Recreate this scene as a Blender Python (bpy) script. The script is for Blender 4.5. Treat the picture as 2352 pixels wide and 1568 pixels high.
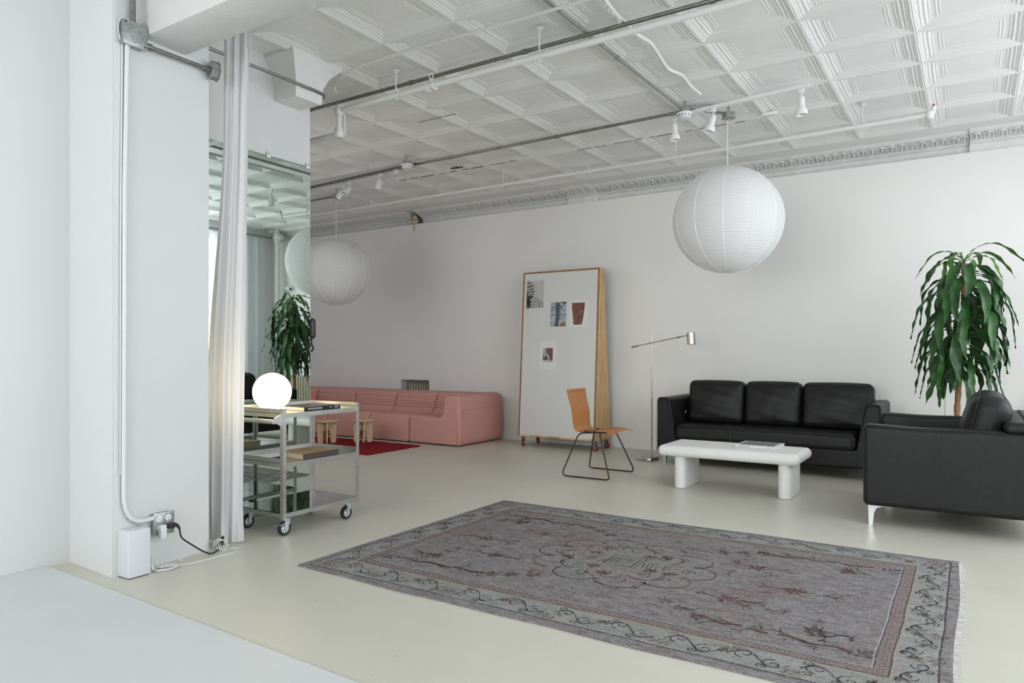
import bpy, bmesh, math, random
from mathutils import Vector, Matrix, noise as mnoise
random.seed(7)
PI = math.pi
S = bpy.context.scene
C = S.collection
for o in list(bpy.data.objects): bpy.data.objects.remove(o)

# ------------------------------------------------------------------ camera
cd = bpy.data.cameras.new('camera'); cam = bpy.data.objects.new('camera', cd); C.objects.link(cam)
cam.location = (0, 0, 1.09)
cam.rotation_euler = (PI/2, 0, math.radians(32.935))
cd.sensor_width = 36; cd.lens = 24.986; cd.shift_y = 0.01178; cd.clip_start = 0.05
S.camera = cam
# ------------------------------------------------------------------ world, light, exposure
w = bpy.data.worlds.new('world'); S.world = w; w.use_nodes = True
w.node_tree.nodes['Background'].inputs[0].default_value = (0.80, 0.88, 1.0, 1)
w.node_tree.nodes['Background'].inputs[1].default_value = 0.6
S.view_settings.view_transform = 'Standard'; S.view_settings.look = 'None'
S.view_settings.gamma = 1; S.view_settings.use_curve_mapping = False
S.view_settings.exposure = 0.33
XL = -9.8
XW, YB, YF, ZC = 1.65, 7.60, -4.2, 3.06        # window wall, back wall, front wall, ceiling ridge height
WIN = [(4.85, 6.70), (2.65, 4.50), (0.35, 2.35), (-2.05, -0.05)]
DAY = 150
def area(name, loc, rot, sx, sy, power, col):
    l = bpy.data.lights.new(name, 'AREA'); l.shape = 'RECTANGLE'; l.size = sx; l.size_y = sy
    l.energy = power; l.color = col
    o = bpy.data.objects.new(name, l); C.objects.link(o); o.location = loc; o.rotation_euler = rot
    return o
EN = [.66, .60, .57, .03, .78, .13, .03]
for (a, b), e in zip(WIN, EN):
    area('daylight_and_fill', (XW+0.45, (a+b)/2, 1.75), (0, PI/2, 0), 2.3, b-a+.1, DAY*e, (0.925, 0.965, 1.0))
# fill lamps added unseen behind invented windows of the recess and far end
area('daylight_and_fill', (-5.9, 3.0, 1.8), (PI/2, 0, 0), 2.5, 1.9, DAY*EN[5], (1.0, 0.985, 0.96))
area('daylight_and_fill', (XL-.45, 5.4, 1.8), (0, -PI/2, 0), 1.9, 2.4, DAY*EN[6], (1.0, 0.985, 0.96))
# lamps of windows added behind the camera, out of view, for more light
for xc in (-2.6, 0.0):
    area('daylight_and_fill', (xc, YF-0.45, 1.75), (PI/2, 0, 0), 1.9, 2.1, DAY*EN[4], (0.95, 0.98, 1.0))

# ------------------------------------------------------------------ materials
def M(name, col, rough=.6, metal=0., noise=0., nscale=20., bump=0., bscale=60., col2=None, spec=None, stretch=None, detail=4, coat=0):
    m = bpy.data.materials.new(name); m.use_nodes = True
    nt = m.node_tree; N = nt.nodes; L = nt.links; b = N['Principled BSDF']
    b.inputs['Base Color'].default_value = (*col, 1); b.inputs['Roughness'].default_value = rough
    b.inputs['Metallic'].default_value = metal
    if spec is not None: b.inputs['Specular IOR Level'].default_value = spec
    if coat: b.inputs['Coat Weight'].default_value = coat
    tc = N.new('ShaderNodeTexCoord'); mp = N.new('ShaderNodeMapping'); L.new(tc.outputs['Object'], mp.inputs[0])
    if stretch: mp.inputs['Scale'].default_value = stretch
    if noise or col2:
        n = N.new('ShaderNodeTexNoise'); n.inputs['Scale'].default_value = nscale; n.inputs['Detail'].default_value = detail
        L.new(mp.outputs[0], n.inputs[0])
        r = N.new('ShaderNodeValToRGB'); c2 = col2 or tuple(min(1, c*(1-noise)) for c in col)
        r.color_ramp.elements[0].color = (*c2, 1); r.color_ramp.elements[1].color = (*col, 1)
        r.color_ramp.elements[0].position = .35; r.color_ramp.elements[1].position = .62
        L.new(n.outputs[0], r.inputs[0]); L.new(r.outputs[0], b.inputs['Base Color'])
    if bump:
        n2 = N.new('ShaderNodeTexNoise'); n2.inputs['Scale'].default_value = bscale; n2.inputs['Detail'].default_value = 3
        L.new(mp.outputs[0], n2.inputs[0])
        bp = N.new('ShaderNodeBump'); bp.inputs['Strength'].default_value = min(1, bump); bp.inputs['Distance'].default_value = .004
        L.new(n2.outputs[0], bp.inputs['Height']); L.new(bp.outputs[0], b.inputs['Normal'])
    return m
mWall = M('wall_paint', (.72, .725, .715), .55, noise=.015, nscale=2, bump=.05, bscale=30)
mWallB = M('back_wall_paint', (.845, .83, .80), .6, noise=.02, nscale=1.5, bump=.06, bscale=40)
mPlaster = M('thick_paint', (.74, .74, .72), .42, noise=.04, nscale=6, bump=.55, bscale=38)
mTin = M('tin_paint', (.80, .795, .775), .40, noise=.05, nscale=2.2, bump=.5, bscale=70)
mCorn = M('cornice_paint', (.78, .78, .76), .45, noise=.08, nscale=9, bump=.6, bscale=60)
mWhiteFloor = M('studio_floor_paint', (.68, .70, .70), .42, noise=.03, nscale=3, bump=.06, bscale=20)
mWhite = M('white_enamel', (.80, .80, .79), .3)
mPipe = M('pipe_paint', (.72, .715, .70), .4, bump=.4, bscale=50)
mGalv = M('galvanised_steel', (.42, .44, .43), .38, metal=.75, noise=.3, nscale=60)
mConduit = M('steel_conduit', (.26, .26, .24), .35, metal=.8, noise=.25, nscale=30)
mSteel = M('brushed_steel', (.66, .645, .62), .34, metal=1, noise=.12, nscale=8, stretch=(1, 1, 8))
mTray = M('polished_steel', (.52, .51, .49), .07, metal=1, noise=.3, nscale=9, bump=.08, bscale=7)
mZinc = M('zinc', (.68, .71, .73), .3, metal=.9)
mNickel = M('nickel', (.45, .41, .36), .22, metal=1)
mChrome = M('satin_chrome', (.75, .76, .77), .25, metal=1)
mBlackM = M('black_metal', (.02, .02, .02), .4)
mRubber = M('rubber', (.018, .018, .018), .6)
mLeather = M('black_leather', (.011, .0108, .0105), .44, spec=.34, noise=.3, nscale=30, bump=.16, bscale=420)
mSeam = M('leather_seam', (.020, .019, .018), .5)
mPink = M('pink_wool', (.72, .385, .335), .95, col2=(.64, .325, .28), nscale=220, bump=.5, bscale=400, spec=.1)
mRed = M('red_shag', (.34, .025, .03), .95, col2=(.20, .01, .015), nscale=60, bump=1, bscale=150, spec=.1)
mBirch = M('birch_ply', (.70, .50, .30), .45, noise=.15, nscale=14, stretch=(1, 1, .1))
mBirchD = M('birch_ply_edge', (.45, .29, .18), .5, noise=.3, nscale=60, stretch=(1, 1, 8))
mOakE = M('oak_edge', (.36, .17, .075), .5, noise=.35, nscale=40)
mChairW = M('chair_veneer', (.80, .39, .15), .36, noise=.14, nscale=16, stretch=(1, 6, .35), coat=.2)
mRedWh = M('red_caster', (.28, .01, .02), .3)
mLeaf = M('leaf', (.030, .105, .020), .33, col2=(.010, .045, .010), nscale=9, spec=.42)
mLeafL = M('young_leaf', (.09, .21, .04), .35, col2=(.05, .14, .03), nscale=9)
mBark = M('cane_bark', (.42, .24, .12), .8, noise=.4, nscale=40, bump=.7, bscale=70, stretch=(1, 1, 3))
mPot = M('pot_glaze', (.30, .29, .27), .4)
mSoil = M('soil', (.03, .02, .015), .9)
mBookT = M('tan_paper', (.52, .36, .19), .7, noise=.12, nscale=8)
mPages = M('pages', (.72, .60, .42), .8, noise=.15, nscale=300, stretch=(.02, .02, 1))
mPagesW = M('white_pages', (.78, .77, .73), .8, noise=.1, nscale=300, stretch=(.02, .02, 1))
mSpineB = M('brown_spine', (.075, .055, .05), .6, noise=.2, nscale=90)
mSpineK = M('black_spine', (.012, .012, .02), .35)
mCoverK = M('dark_cover', (.12, .075, .045), .3, noise=.6, nscale=14, coat=.4)
mInkW = M('white_ink', (.8, .8, .8), .5)
mInkK = M('dark_ink', (.12, .12, .12), .6)
mPaper = M('paper', (.76, .76, .74), .6)
mTable = M('plaster_table', (.83, .825, .80), .55, noise=.02, nscale=8, bump=.12, bscale=60)
mRadi = M('radiator_paint', (.62, .57, .43), .5, noise=.15, nscale=20)
mDark = M('dark_recess', (.05, .045, .04), .9, noise=.5, nscale=30)
mCord = M('white_cord', (.74, .75, .76), .45)
mMeter = M('white_box', (.70, .70, .735), .38)
mBlackC = M('black_cord', (.015, .015, .015), .5)

def nodes(m):
    m.use_nodes = True; nt = m.node_tree
    return nt, nt.nodes, nt.links, nt.nodes['Principled BSDF']
# floor: warm grey enamel over boards
mFloor = M('floor_paint', (.65, .63, .54), .33, noise=.06, nscale=1.3, bump=.0)
nt, N, L, b = nodes(mFloor)
tc = N.new('ShaderNodeTexCoord'); br = N.new('ShaderNodeTexBrick')
mp = N.new('ShaderNodeMapping'); mp.inputs['Rotation'].default_value = (0, 0, 0); L.new(tc.outputs['Object'], mp.inputs[0]); L.new(mp.outputs[0], br.inputs[0])
br.inputs['Scale'].default_value = 1; br.inputs['Brick Width'].default_value = 2.44; br.inputs['Row Height'].default_value = 1.22
br.inputs['Mortar Size'].default_value = .003; br.inputs['Mortar Smooth'].default_value = .3
br.inputs[1].default_value = (0, 0, 0, 1); br.inputs[2].default_value = (0, 0, 0, 1); br.inputs[3].default_value = (1, 1, 1, 1)
n1 = N.new('ShaderNodeTexNoise'); n1.inputs['Scale'].default_value = 5; n1.inputs['Detail'].default_value = 8
mp2 = N.new('ShaderNodeMapping'); mp2.inputs['Scale'].default_value = (.35, 3, 1); L.new(tc.outputs['Object'], mp2.inputs[0]); L.new(mp2.outputs[0], n1.inputs[0])
n2 = N.new('ShaderNodeTexNoise'); n2.inputs['Scale'].default_value = 38; n2.inputs['Detail'].default_value = 3; L.new(tc.outputs['Object'], n2.inputs[0])
sp = N.new('ShaderNodeMath'); sp.operation = 'GREATER_THAN'; sp.inputs[1].default_value = .745; L.new(n2.outputs[0], sp.inputs[0])
old = b.inputs['Base Color'].links[0].from_socket
mx = N.new('ShaderNodeMix'); mx.data_type = 'RGBA'; mx.inputs[7].default_value = (.40, .385, .33, 1); L.new(sp.outputs[0], mx.inputs[0]); L.new(old, mx.inputs[6])
mx2 = N.new('ShaderNodeMix'); mx2.data_type = 'RGBA'; mx2.inputs[7].default_value = (.66, .64, .57, 1)
mm = N.new('ShaderNodeMath'); mm.operation = 'MULTIPLY'; mm.inputs[1].default_value = .9; L.new(br.outputs['Color'], mm.inputs[0]); L.new(mm.outputs[0], mx2.inputs[0]); L.new(mx.outputs[2], mx2.inputs[6])
L.new(mx2.outputs[2], b.inputs['Base Color'])
bp = N.new('ShaderNodeBump'); bp.inputs['Strength'].default_value = .25; bp.inputs['Distance'].default_value = .004; L.new(n1.outputs[0], bp.inputs['Height']); L.new(bp.outputs[0], b.inputs['Normal'])
rr = N.new('ShaderNodeMapRange'); rr.inputs[3].default_value = .27; rr.inputs[4].default_value = .45; L.new(n1.outputs[0], rr.inputs[0]); L.new(rr.outputs[0], b.inputs['Roughness'])
# oak grain
mOak = M('oak_ply', (.60, .36, .15), .5)
nt, N, L, b = nodes(mOak)
tc = N.new('ShaderNodeTexCoord'); mp = N.new('ShaderNodeMapping'); mp.inputs['Scale'].default_value = (1, 7, .55); mp.inputs['Rotation'].default_value = (.12, 0, 0)
L.new(tc.outputs['Object'], mp.inputs[0])
wv = N.new('ShaderNodeTexWave'); wv.bands_direction = 'Y'; wv.inputs['Scale'].default_value = 1.3; wv.inputs['Distortion'].default_value = 14; wv.inputs['Detail'].default_value = 4; wv.inputs['Detail Scale'].default_value = 1.1
L.new(mp.outputs[0], wv.inputs[0]); r = N.new('ShaderNodeValToRGB'); L.new(wv.outputs[0], r.inputs[0])
r.color_ramp.elements[0].color = (.44, .24, .095, 1); r.color_ramp.elements[1].color = (.74, .48, .225, 1); r.color_ramp.elements[1].position = .5
L.new(r.outputs[0], b.inputs['Base Color'])
# mirror
mMirror = M('mirror_silver', (.66, .735, .70), .0, metal=1)
# paper lantern
mLant = M('lantern_paper', (.86, .855, .85), .8)
nt, N, L, b = nodes(mLant)
tr = N.new('ShaderNodeBsdfTranslucent'); tr.inputs[0].default_value = (.86, .85, .84, 1); ms = N.new('ShaderNodeMixShader'); ms.inputs[0].default_value = .3
L.new(b.outputs[0], ms.inputs[1]); L.new(tr.outputs[0], ms.inputs[2]); L.new(ms.outputs[0], N['Material Output'].inputs[0])
mSeamW = M('lantern_seam', (.93, .925, .92), .7)
# fabrics
mCurt = M('white_cotton', (.86, .855, .87), .9, bump=.15, bscale=500, spec=.1)
nt, N, L, b = nodes(mCurt)
tr = N.new('ShaderNodeBsdfTranslucent'); tr.inputs[0].default_value = (.80, .78, .76, 1); ms = N.new('ShaderNodeMixShader'); ms.inputs[0].default_value = .35
L.new(b.outputs[0], ms.inputs[1]); L.new(tr.outputs[0], ms.inputs[2]); L.new(ms.outputs[0], N['Material Output'].inputs[0])
mSheer = M('sheer_voile', (.85, .86, .87), .9, spec=.05)
nt, N, L, b = nodes(mSheer)
tr = N.new('ShaderNodeBsdfTranslucent'); tr.inputs[0].default_value = (.88, .90, .92, 1); tp = N.new('ShaderNodeBsdfTransparent')
ms = N.new('ShaderNodeMixShader'); ms.inputs[0].default_value = .6; ms2 = N.new('ShaderNodeMixShader'); ms2.inputs[0].default_value = .42
L.new(b.outputs[0], ms.inputs[1]); L.new(tr.outputs[0], ms.inputs[2]); L.new(ms.outputs[0], ms2.inputs[1]); L.new(tp.outputs[0], ms2.inputs[2]); L.new(ms2.outputs[0], N['Material Output'].inputs[0])
mGlass = bpy.data.materials.new('window_glass'); mGlass.use_nodes = True
nt = mGlass.node_tree; N = nt.nodes; L = nt.links; N.remove(N['Principled BSDF'])
tp = N.new('ShaderNodeBsdfTransparent'); gl = N.new('ShaderNodeBsdfGlossy'); gl.inputs['Roughness'].default_value = .02; ms = N.new('ShaderNodeMixShader'); ms.inputs[0].default_value = .08
L.new(tp.outputs[0], ms.inputs[1]); L.new(gl.outputs[0], ms.inputs[2]); L.new(ms.outputs[0], N['Material Output'].inputs[0])
# glowing opal globe
mGlobe = M('opal_glass', (.9, .88, .82), .2)
nt, N, L, b = nodes(mGlobe); b.inputs['Emission Color'].default_value = (1.0, .80, .50, 1); b.inputs['Emission Strength'].default_value = 7.5

# ------------------------------------------------------------------ mesh helpers
def V(*a): return Vector(a)
class MB:
    def __init__(s): s.bm = bmesh.new(); s.mi = 0; s.lay = None
    def _fin(s, faces):
        for f in faces: f.material_index = s.mi
    def quad(s, pts):
        f = s.bm.faces.new([s.bm.verts.new(p) for p in pts]); f.material_index = s.mi; return s
    def box(s, x0, x1, y0, y1, z0, z1, bev=0., seg=2):
        bm = bmesh.new(); bmesh.ops.create_cube(bm, size=1)
        for v in bm.verts: v.co = ((x0+x1)/2+v.co.x*(x1-x0), (y0+y1)/2+v.co.y*(y1-y0), (z0+z1)/2+v.co.z*(z1-z0))
        if bev: bmesh.ops.bevel(bm, geom=list(bm.edges), offset=bev, segments=seg, profile=.5, affect='EDGES')
        s._merge(bm); return s
    def _merge(s, bm, mtx=None):
        if mtx is not None: bmesh.ops.transform(bm, matrix=mtx, verts=bm.verts)
        mp = {v: s.bm.verts.new(v.co) for v in bm.verts}
        for f in bm.faces:
            try: g = s.bm.faces.new([mp[v] for v in f.verts]); g.material_index = s.mi
            except ValueError: pass
        bm.free()
    def soft(s, c, h, r, k=4, m=6, fn=None, mtx=None):
        h = Vector(h); r = min(r, min(h)*.999)
        def ax(hh):
            a = [-hh+r*(1-math.cos(PI/2*i/k)) if False else -hh+r*math.sin(PI/2*i/k)*1.0 for i in range(k)]
            a = [-hh + r*(i/k) for i in range(k)]
            mid = [-(hh-r)+(2*(hh-r))*j/m for j in range(m+1)]
            return a+mid+[-x for x in reversed(a)]
        A = [ax(h[i]) for i in range(3)]
        bm = bmesh.new()
        for d in range(3):
            u, v = [(1, 2), (2, 0), (0, 1)][d]
            for sg in (-1, 1):
                g = []
                for a in A[u]:
                    row = []
                    for b_ in A[v]:
                        p = [0, 0, 0]; p[d] = sg*h[d]; p[u] = a; p[v] = b_
                        row.append(bm.verts.new(p))
                    g.append(row)
                for i in range(len(g)-1):
                    for j in range(len(g[0])-1):
                        q = [g[i][j], g[i+1][j], g[i+1][j+1], g[i][j+1]]
                        bm.faces.new(q if sg > 0 else q[::-1])
        bmesh.ops.remove_doubles(bm, verts=bm.verts, dist=1e-6)
        for vt in bm.verts:
            p = vt.co.copy()
            inn = Vector([max(-(h[i]-r), min(h[i]-r, p[i])) for i in range(3)])
            d_ = p-inn
            # cube-to-sphere mapping for an even rounded corner
            if d_.length > 1e-9:
                e = d_/r; q = [e.x, e.y, e.z]
                q = [q[i]*math.sqrt(max(0, 1-q[(i+1)%3]**2/2-q[(i+2)%3]**2/2+q[(i+1)%3]**2*q[(i+2)%3]**2/3)) for i in range(3)]
                vt.co = inn+Vector(q).normalized()*r if Vector(q).length > 0 else p
            if fn: vt.co = fn(vt.co.copy(), h)
        mt = Matrix.Translation(Vector(c)) if mtx is None else Matrix.Translation(Vector(c)) @ mtx
        s._merge(bm, mt); return s
    def tube(s, pts, r, seg=10, closed=False, caps=True):
        pts = [Vector(p) for p in pts]; n = len(pts); rings = []
        rs = r if isinstance(r, (list, tuple)) else [r]*n
        up = None
        for i, p in enumerate(pts):
            a = pts[(i-1) % n] if (closed or i > 0) else p; b_ = pts[(i+1) % n] if (closed or i < n-1) else p
            t = (b_-a).normalized()
            if up is None:
                up = Vector((0, 0, 1)) if abs(t.z) < .9 else Vector((1, 0, 0))
            x = t.cross(up)
            if x.length < 1e-6: x = t.orthogonal()
            x.normalize(); y = x.cross(t).normalized(); up = y
            rings.append([s.bm.verts.new(p+(x*math.cos(2*PI*k/seg)+y*math.sin(2*PI*k/seg))*rs[i]) for k in range(seg)])
        m = n if closed else n-1
        for i in range(m):
            A, B = rings[i], rings[(i+1) % n]
            for k in range(seg):
                f = s.bm.faces.new([A[k], A[(k+1) % seg], B[(k+1) % seg], B[k]]); f.material_index = s.mi
        if caps and not closed:
            for R in (rings[0][::-1], rings[-1]):
                f = s.bm.faces.new(R); f.material_index = s.mi
        return s
    def lathe(s, prof, c=(0, 0, 0), axis=(0, 0, 1), seg=24, caps=True):
        ax_ = Vector(axis).normalized(); q = Vector((0, 0, 1)).rotation_difference(ax_); c = Vector(c)
        rings = [[s.bm.verts.new(c+q @ Vector((r*math.cos(2*PI*k/seg), r*math.sin(2*PI*k/seg), z))) for k in range(seg)] for r, z in prof]
        for i in range(len(rings)-1):
            for k in range(seg):
                f = s.bm.faces.new([rings[i][k], rings[i][(k+1) % seg], rings[i+1][(k+1) % seg], rings[i+1][k]]); f.material_index = s.mi
        if caps:
            for R, fl in ((rings[0], 1), (rings[-1], 0)):
                f = s.bm.faces.new(R[::-1] if fl else R); f.material_index = s.mi
        return s
    def prism(s, poly, a0, a1, axis='y'):
        """extrude a 2-D polygon along an axis: 'y' -> (x,z), 'x' -> (y,z), 'z' -> (x,y)"""
        def P(p, t):
            return {'y': (p[0], t, p[1]), 'x': (t, p[0], p[1]), 'z': (p[0], p[1], t)}[axis]
        A = [s.bm.verts.new(P(p, a0)) for p in poly]; B = [s.bm.verts.new(P(p, a1)) for p in poly]; n = len(poly)
        fs = [s.bm.faces.new([A[i], A[(i+1) % n], B[(i+1) % n], B[i]]) for i in range(n)]+[s.bm.faces.new(A[::-1]), s.bm.faces.new(B)]
        s._fin(fs); return s
    def grid(s, fn, nu, nv, closed_u=False):
        g = [[s.bm.verts.new(fn(i/nu, j/nv)) for j in range(nv+1)] for i in range(nu+(0 if closed_u else 1))]
        m = len(g)
        for i in range(nu):
            for j in range(nv):
                f = s.bm.faces.new([g[i][j], g[(i+1) % m][j], g[(i+1) % m][j+1], g[i][j+1]]); f.material_index = s.mi
        return s
    def xf(s, mtx): bmesh.ops.transform(s.bm, matrix=mtx, verts=s.bm.verts); return s
    def build(s, name, mats, parent=None, ang=35, smooth=True, label=None, solid=0.):
        bm = s.bm
        if solid:
            bmesh.ops.solidify(bm, geom=list(bm.faces), thickness=solid)
        bmesh.ops.recalc_face_normals(bm, faces=bm.faces)
        if smooth:
            for f in bm.faces: f.smooth = True
            for e in bm.edges:
                if len(e.link_faces) == 2:
                    if e.calc_face_angle(0) > math.radians(ang): e.smooth = False
        if parent is not None:
            off = Vector(ORG[parent.name]); org = off
        else:
            xs = [v.co for v in bm.verts]
            org = Vector(((min(p.x for p in xs)+max(p.x for p in xs))/2, (min(p.y for p in xs)+max(p.y for p in xs))/2, min(p.z for p in xs)))
        for v in bm.verts: v.co -= org
        me = bpy.data.meshes.new(name); bm.to_mesh(me); bm.free()
        for m in (mats if isinstance(mats, (list, tuple)) else [mats]): me.materials.append(m)
        o = bpy.data.objects.new(name, me); C.objects.link(o)
        if parent is not None: o.parent = parent
        else: o.location = org
        ORG[o.name] = tuple(org)
        if label: o['label'] = label
        return o
ORG = {}
def tag(o, label, cat, group=None, kind=None):
    o['label'] = label; o['category'] = cat
    if group: o['group'] = group
    if kind: o['kind'] = kind
    return o
def thing(name, loc, label, cat, group=None):
    o = bpy.data.objects.new(name, None); C.objects.link(o); o.location = loc; o.empty_display_size = .1
    ORG[o.name] = tuple(loc); return tag(o, label, cat, group)
def struct(o, label=None):
    o['kind'] = 'structure'
    if label: o['label'] = label
    return o
def dup(root, loc, rot=None, label=None):
    r = root.copy(); C.objects.link(r); r.location = loc
    if rot: r.rotation_euler = rot
    if label: r['label'] = label
    for ch in list(root.children):
        c = ch.copy(); C.objects.link(c); c.parent = r
        for g in list(ch.children):
            d = g.copy(); C.objects.link(d); d.parent = c
    return r
def bez(p0, p1, p2, n=6):
    return [Vector(p0)*(1-t)**2+Vector(p1)*2*t*(1-t)+Vector(p2)*t*t for t in [i/n for i in range(n+1)]]
def smoothpath(pts, n=6):
    pts = [Vector(p) for p in pts]; out = []
    for i in range(len(pts)-1):
        p0 = pts[max(0, i-1)]; p1 = pts[i]; p2 = pts[i+1]; p3 = pts[min(len(pts)-1, i+2)]
        for k in range(n):
            t = k/n
            out.append(.5*((2*p1)+(-p0+p2)*t+(2*p0-5*p1+4*p2-p3)*t*t+(-p0+3*p1-3*p2+p3)*t**3))
    return out+[pts[-1]]
def text_mesh(body, size, mtx, name, mat, parent, extrude=.0003, xs=1.):
    cu = bpy.data.curves.new(name, 'FONT'); cu.body = body; cu.size = size; cu.extrude = extrude; cu.align_x = 'LEFT'
    t = bpy.data.objects.new('t', cu); C.objects.link(t); bpy.context.view_layer.update()
    me = bpy.data.meshes.new_from_object(t.evaluated_get(bpy.context.evaluated_depsgraph_get()))
    bpy.data.objects.remove(t); me.name = name
    m2 = Matrix.Translation(-Vector(ORG[parent.name])) @ mtx @ Matrix.Diagonal((xs, 1, 1, 1))
    me.transform(m2); me.materials.clear(); me.materials.append(mat)
    o = bpy.data.objects.new(name, me); C.objects.link(o); o.parent = parent; ORG[o.name] = ORG[parent.name]
    return o

# ------------------------------------------------------------------ the shell

m = MB(); m.box(XL-.2, XW+.2, YF-.2, YB+.3, -.1, 0); struct(m.build('floor', mFloor), 'warm grey painted floor of the loft')
m = MB()   # white painted studio floor
zt = .006
m.prism([(-3.97, YF+.002), (XW-.002, YF+.002), (XW-.002, 1.625), (-1.716, 1.692), (-3.965, 1.757)], .0002, zt, 'z')
struct(m.build('floor', mWhiteFloor), 'white painted studio floor in the foreground')
# back wall: drywall sheet with a low niche, old wall behind
nx0, nx1, nz0, nz1 = -6.80, -6.285, .12, .722
m = MB(); zt = 2.897
m.box(XL, nx0, YB, YB+.015, 0, zt); m.box(nx1, XW, YB, YB+.015, 0, zt); m.box(nx0, nx1, YB, YB+.015, nz1, zt); m.box(nx0, nx1, YB, YB+.015, 0, nz0)
struct(m.build('wall_back', mWallB, smooth=False), 'long white back wall')
m = MB(); m.box(XL, XW, YB+.24, YB+.30, 0, 3.3); m.box(nx0-.03, nx0+.001, YB+.001, YB+.24, nz0, nz1); m.box(nx1-.001, nx1+.03, YB+.001, YB+.24, nz0, nz1); m.box(nx0-.01, nx1+.01, YB+.005, YB+.24, nz1, nz1+.012)
m.box(XL, XW, YB+.20, YB+.23, nz1+.1, 3.3)
struct(m.build('wall_back', [mPlaster, mDark], smooth=False), 'old plaster wall behind the white back wall')
m = MB(); 
for a_, b_, c_, d_ in ((3.3, 4.2, 0, 3.3), (6.6, YB+.3, 0, 3.3), (4.2, 6.6, 0, .8), (4.2, 6.6, 2.8, 3.3)): m.box(XL-.2, XL, a_, b_, c_, d_)
struct(m.build('wall_end', mWall, smooth=False), 'far end wall')
# left side: wall, then pillar, then mirror wall
m = MB(); m.box(-4.15, -3.97, YF, 2.0, 0, 3.3); struct(m.build('wall_left', mWall), 'plain white wall at the left edge')
m = MB(); m.prism([(-3.97, 1.865), (-3.50, 1.842), (-3.555, 2.40), (-4.1, 2.42), (-4.1, 1.865)], 0, 3.3, 'z')
bmesh.ops.bevel(m.bm, geom=[e for e in m.bm.edges if abs(e.verts[0].co.z-e.verts[1].co.z) > 1 and e.verts[0].co.x > -3.6], offset=.008, segments=2, affect='EDGES')
struct(m.build('trim_1', mWall), 'square white pillar')
m = MB(); m.box(-4.2, -3.955, 2.3, 3.462, 0, 3.3); 
for a_, b_, c_, d_ in ((XL-.1, -7.2, 0, 3.3), (-4.6, -4.1, 0, 3.3), (-7.2, -4.6, 0, .8), (-7.2, -4.6, 2.8, 3.3)): m.box(a_, b_, 3.3, 3.462, c_, d_)
struct(m.build('wall_mirror', mWall, smooth=False), 'white wall holding the tall mirror')
m = MB(); m.box(-4.15, XW+.2, YF-.2, YF, 0, .75); m.box(-4.15, XW+.2, YF-.2, YF, 2.85, 3.3)
for a, b_ in ((-4.15, -3.6), (-1.6, -1.0), (1.0, XW+.2)): m.box(a, b_, YF-.2, YF, .75, 2.85)
struct(m.build('wall_front', mWall, smooth=False), 'wall behind the camera')
# window wall
m = MB(); m.box(XW, XW+.2, YF, YB+.3, 0, .62); m.box(XW, XW+.2, YF, YB+.3, 2.88, 3.3)
ys = [YF]+[v for p in sorted(WIN) for v in p]+[YB+.3]
for i in range(0, len(ys), 2): m.box(XW, XW+.2, ys[i], ys[i+1], .62, 2.88)
struct(m.build('wall_right', mWall, smooth=False), 'window wall on the right')
def window(n, fn):
    root = MB(); fn(root, 'frame'); f = root.build('window_%d' % n, mWhite, smooth=False); struct(f, 'white sash window, on the window wall or added for light')
    p = MB(); fn(p, 'pane'); p.build('pane', mGlass, f, smooth=False)
for i, (a, b_) in enumerate(WIN):
    def fr(q, k, a=a, b_=b_):
        x0, x1 = XW+.06, XW+.12
        if k == 'frame':
            mid = (a+b_)/2
            q.box(x0, x1, a, b_, .62, .69); q.box(x0, x1, a, b_, 2.81, 2.88); q.box(x0, x1, a, b_, 1.68, 1.75)
            for y in (a, mid-.05, b_-.07): q.box(x0, x1, y, y+.07+(.03 if y == mid-.05 else 0), .62, 2.88)
            q.box(XW-.06, XW+.02, a-.04, b_+.04, .58, .62)
        else: q.box(XW+.085, XW+.09, a, b_, .62, 2.88)
    window(i+1, fr)
for i, xc in enumerate((-2.6, 0.0)):
    def fr(q, k, xc=xc):
        if k == 'frame':
            q.box(xc-1, xc+1, YF-.12, YF-.06, .75, .82); q.box(xc-1, xc+1, YF-.12, YF-.06, 2.78, 2.85); q.box(xc-1, xc+1, YF-.12, YF-.06, 1.75, 1.82)
            for x in (xc-1, xc-.03, xc+.93): q.box(x, x+.07, YF-.12, YF-.06, .75, 2.85)
        else: q.box(xc-1, xc+1, YF-.095, YF-.09, .75, 2.85)
    window(5+i, fr)  # pair added in the unseen front wall to widen the light sources
def fr(q, k):
    if k == 'frame':
        q.box(-7.2, -4.6, 3.34, 3.40, .8, .87); q.box(-7.2, -4.6, 3.34, 3.40, 2.73, 2.8); q.box(-7.2, -4.6, 3.34, 3.40, 1.75, 1.80)
        for x in (-7.2, -6.35, -5.5, -4.67): q.box(x, x+.07, 3.34, 3.40, .8, 2.8)
    else: q.box(-7.2, -4.6, 3.365, 3.37, .8, 2.8)
window(7, fr)  # invented recess window, out of view, added to brighten the far back wall
def fr(q, k):
    if k == 'frame':
        q.box(XL-.12, XL-.06, 4.2, 6.6, .8, .87); q.box(XL-.12, XL-.06, 4.2, 6.6, 2.73, 2.8)
        for y in (4.2, 5.37, 6.53): q.box(XL-.12, XL-.06, y, y+.07, .8, 2.8)
    else: q.box(XL-.095, XL-.09, 4.2, 6.6, .8, 2.8)
window(8, fr)  # invented end window, out of view, added for a weak fill light
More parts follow.
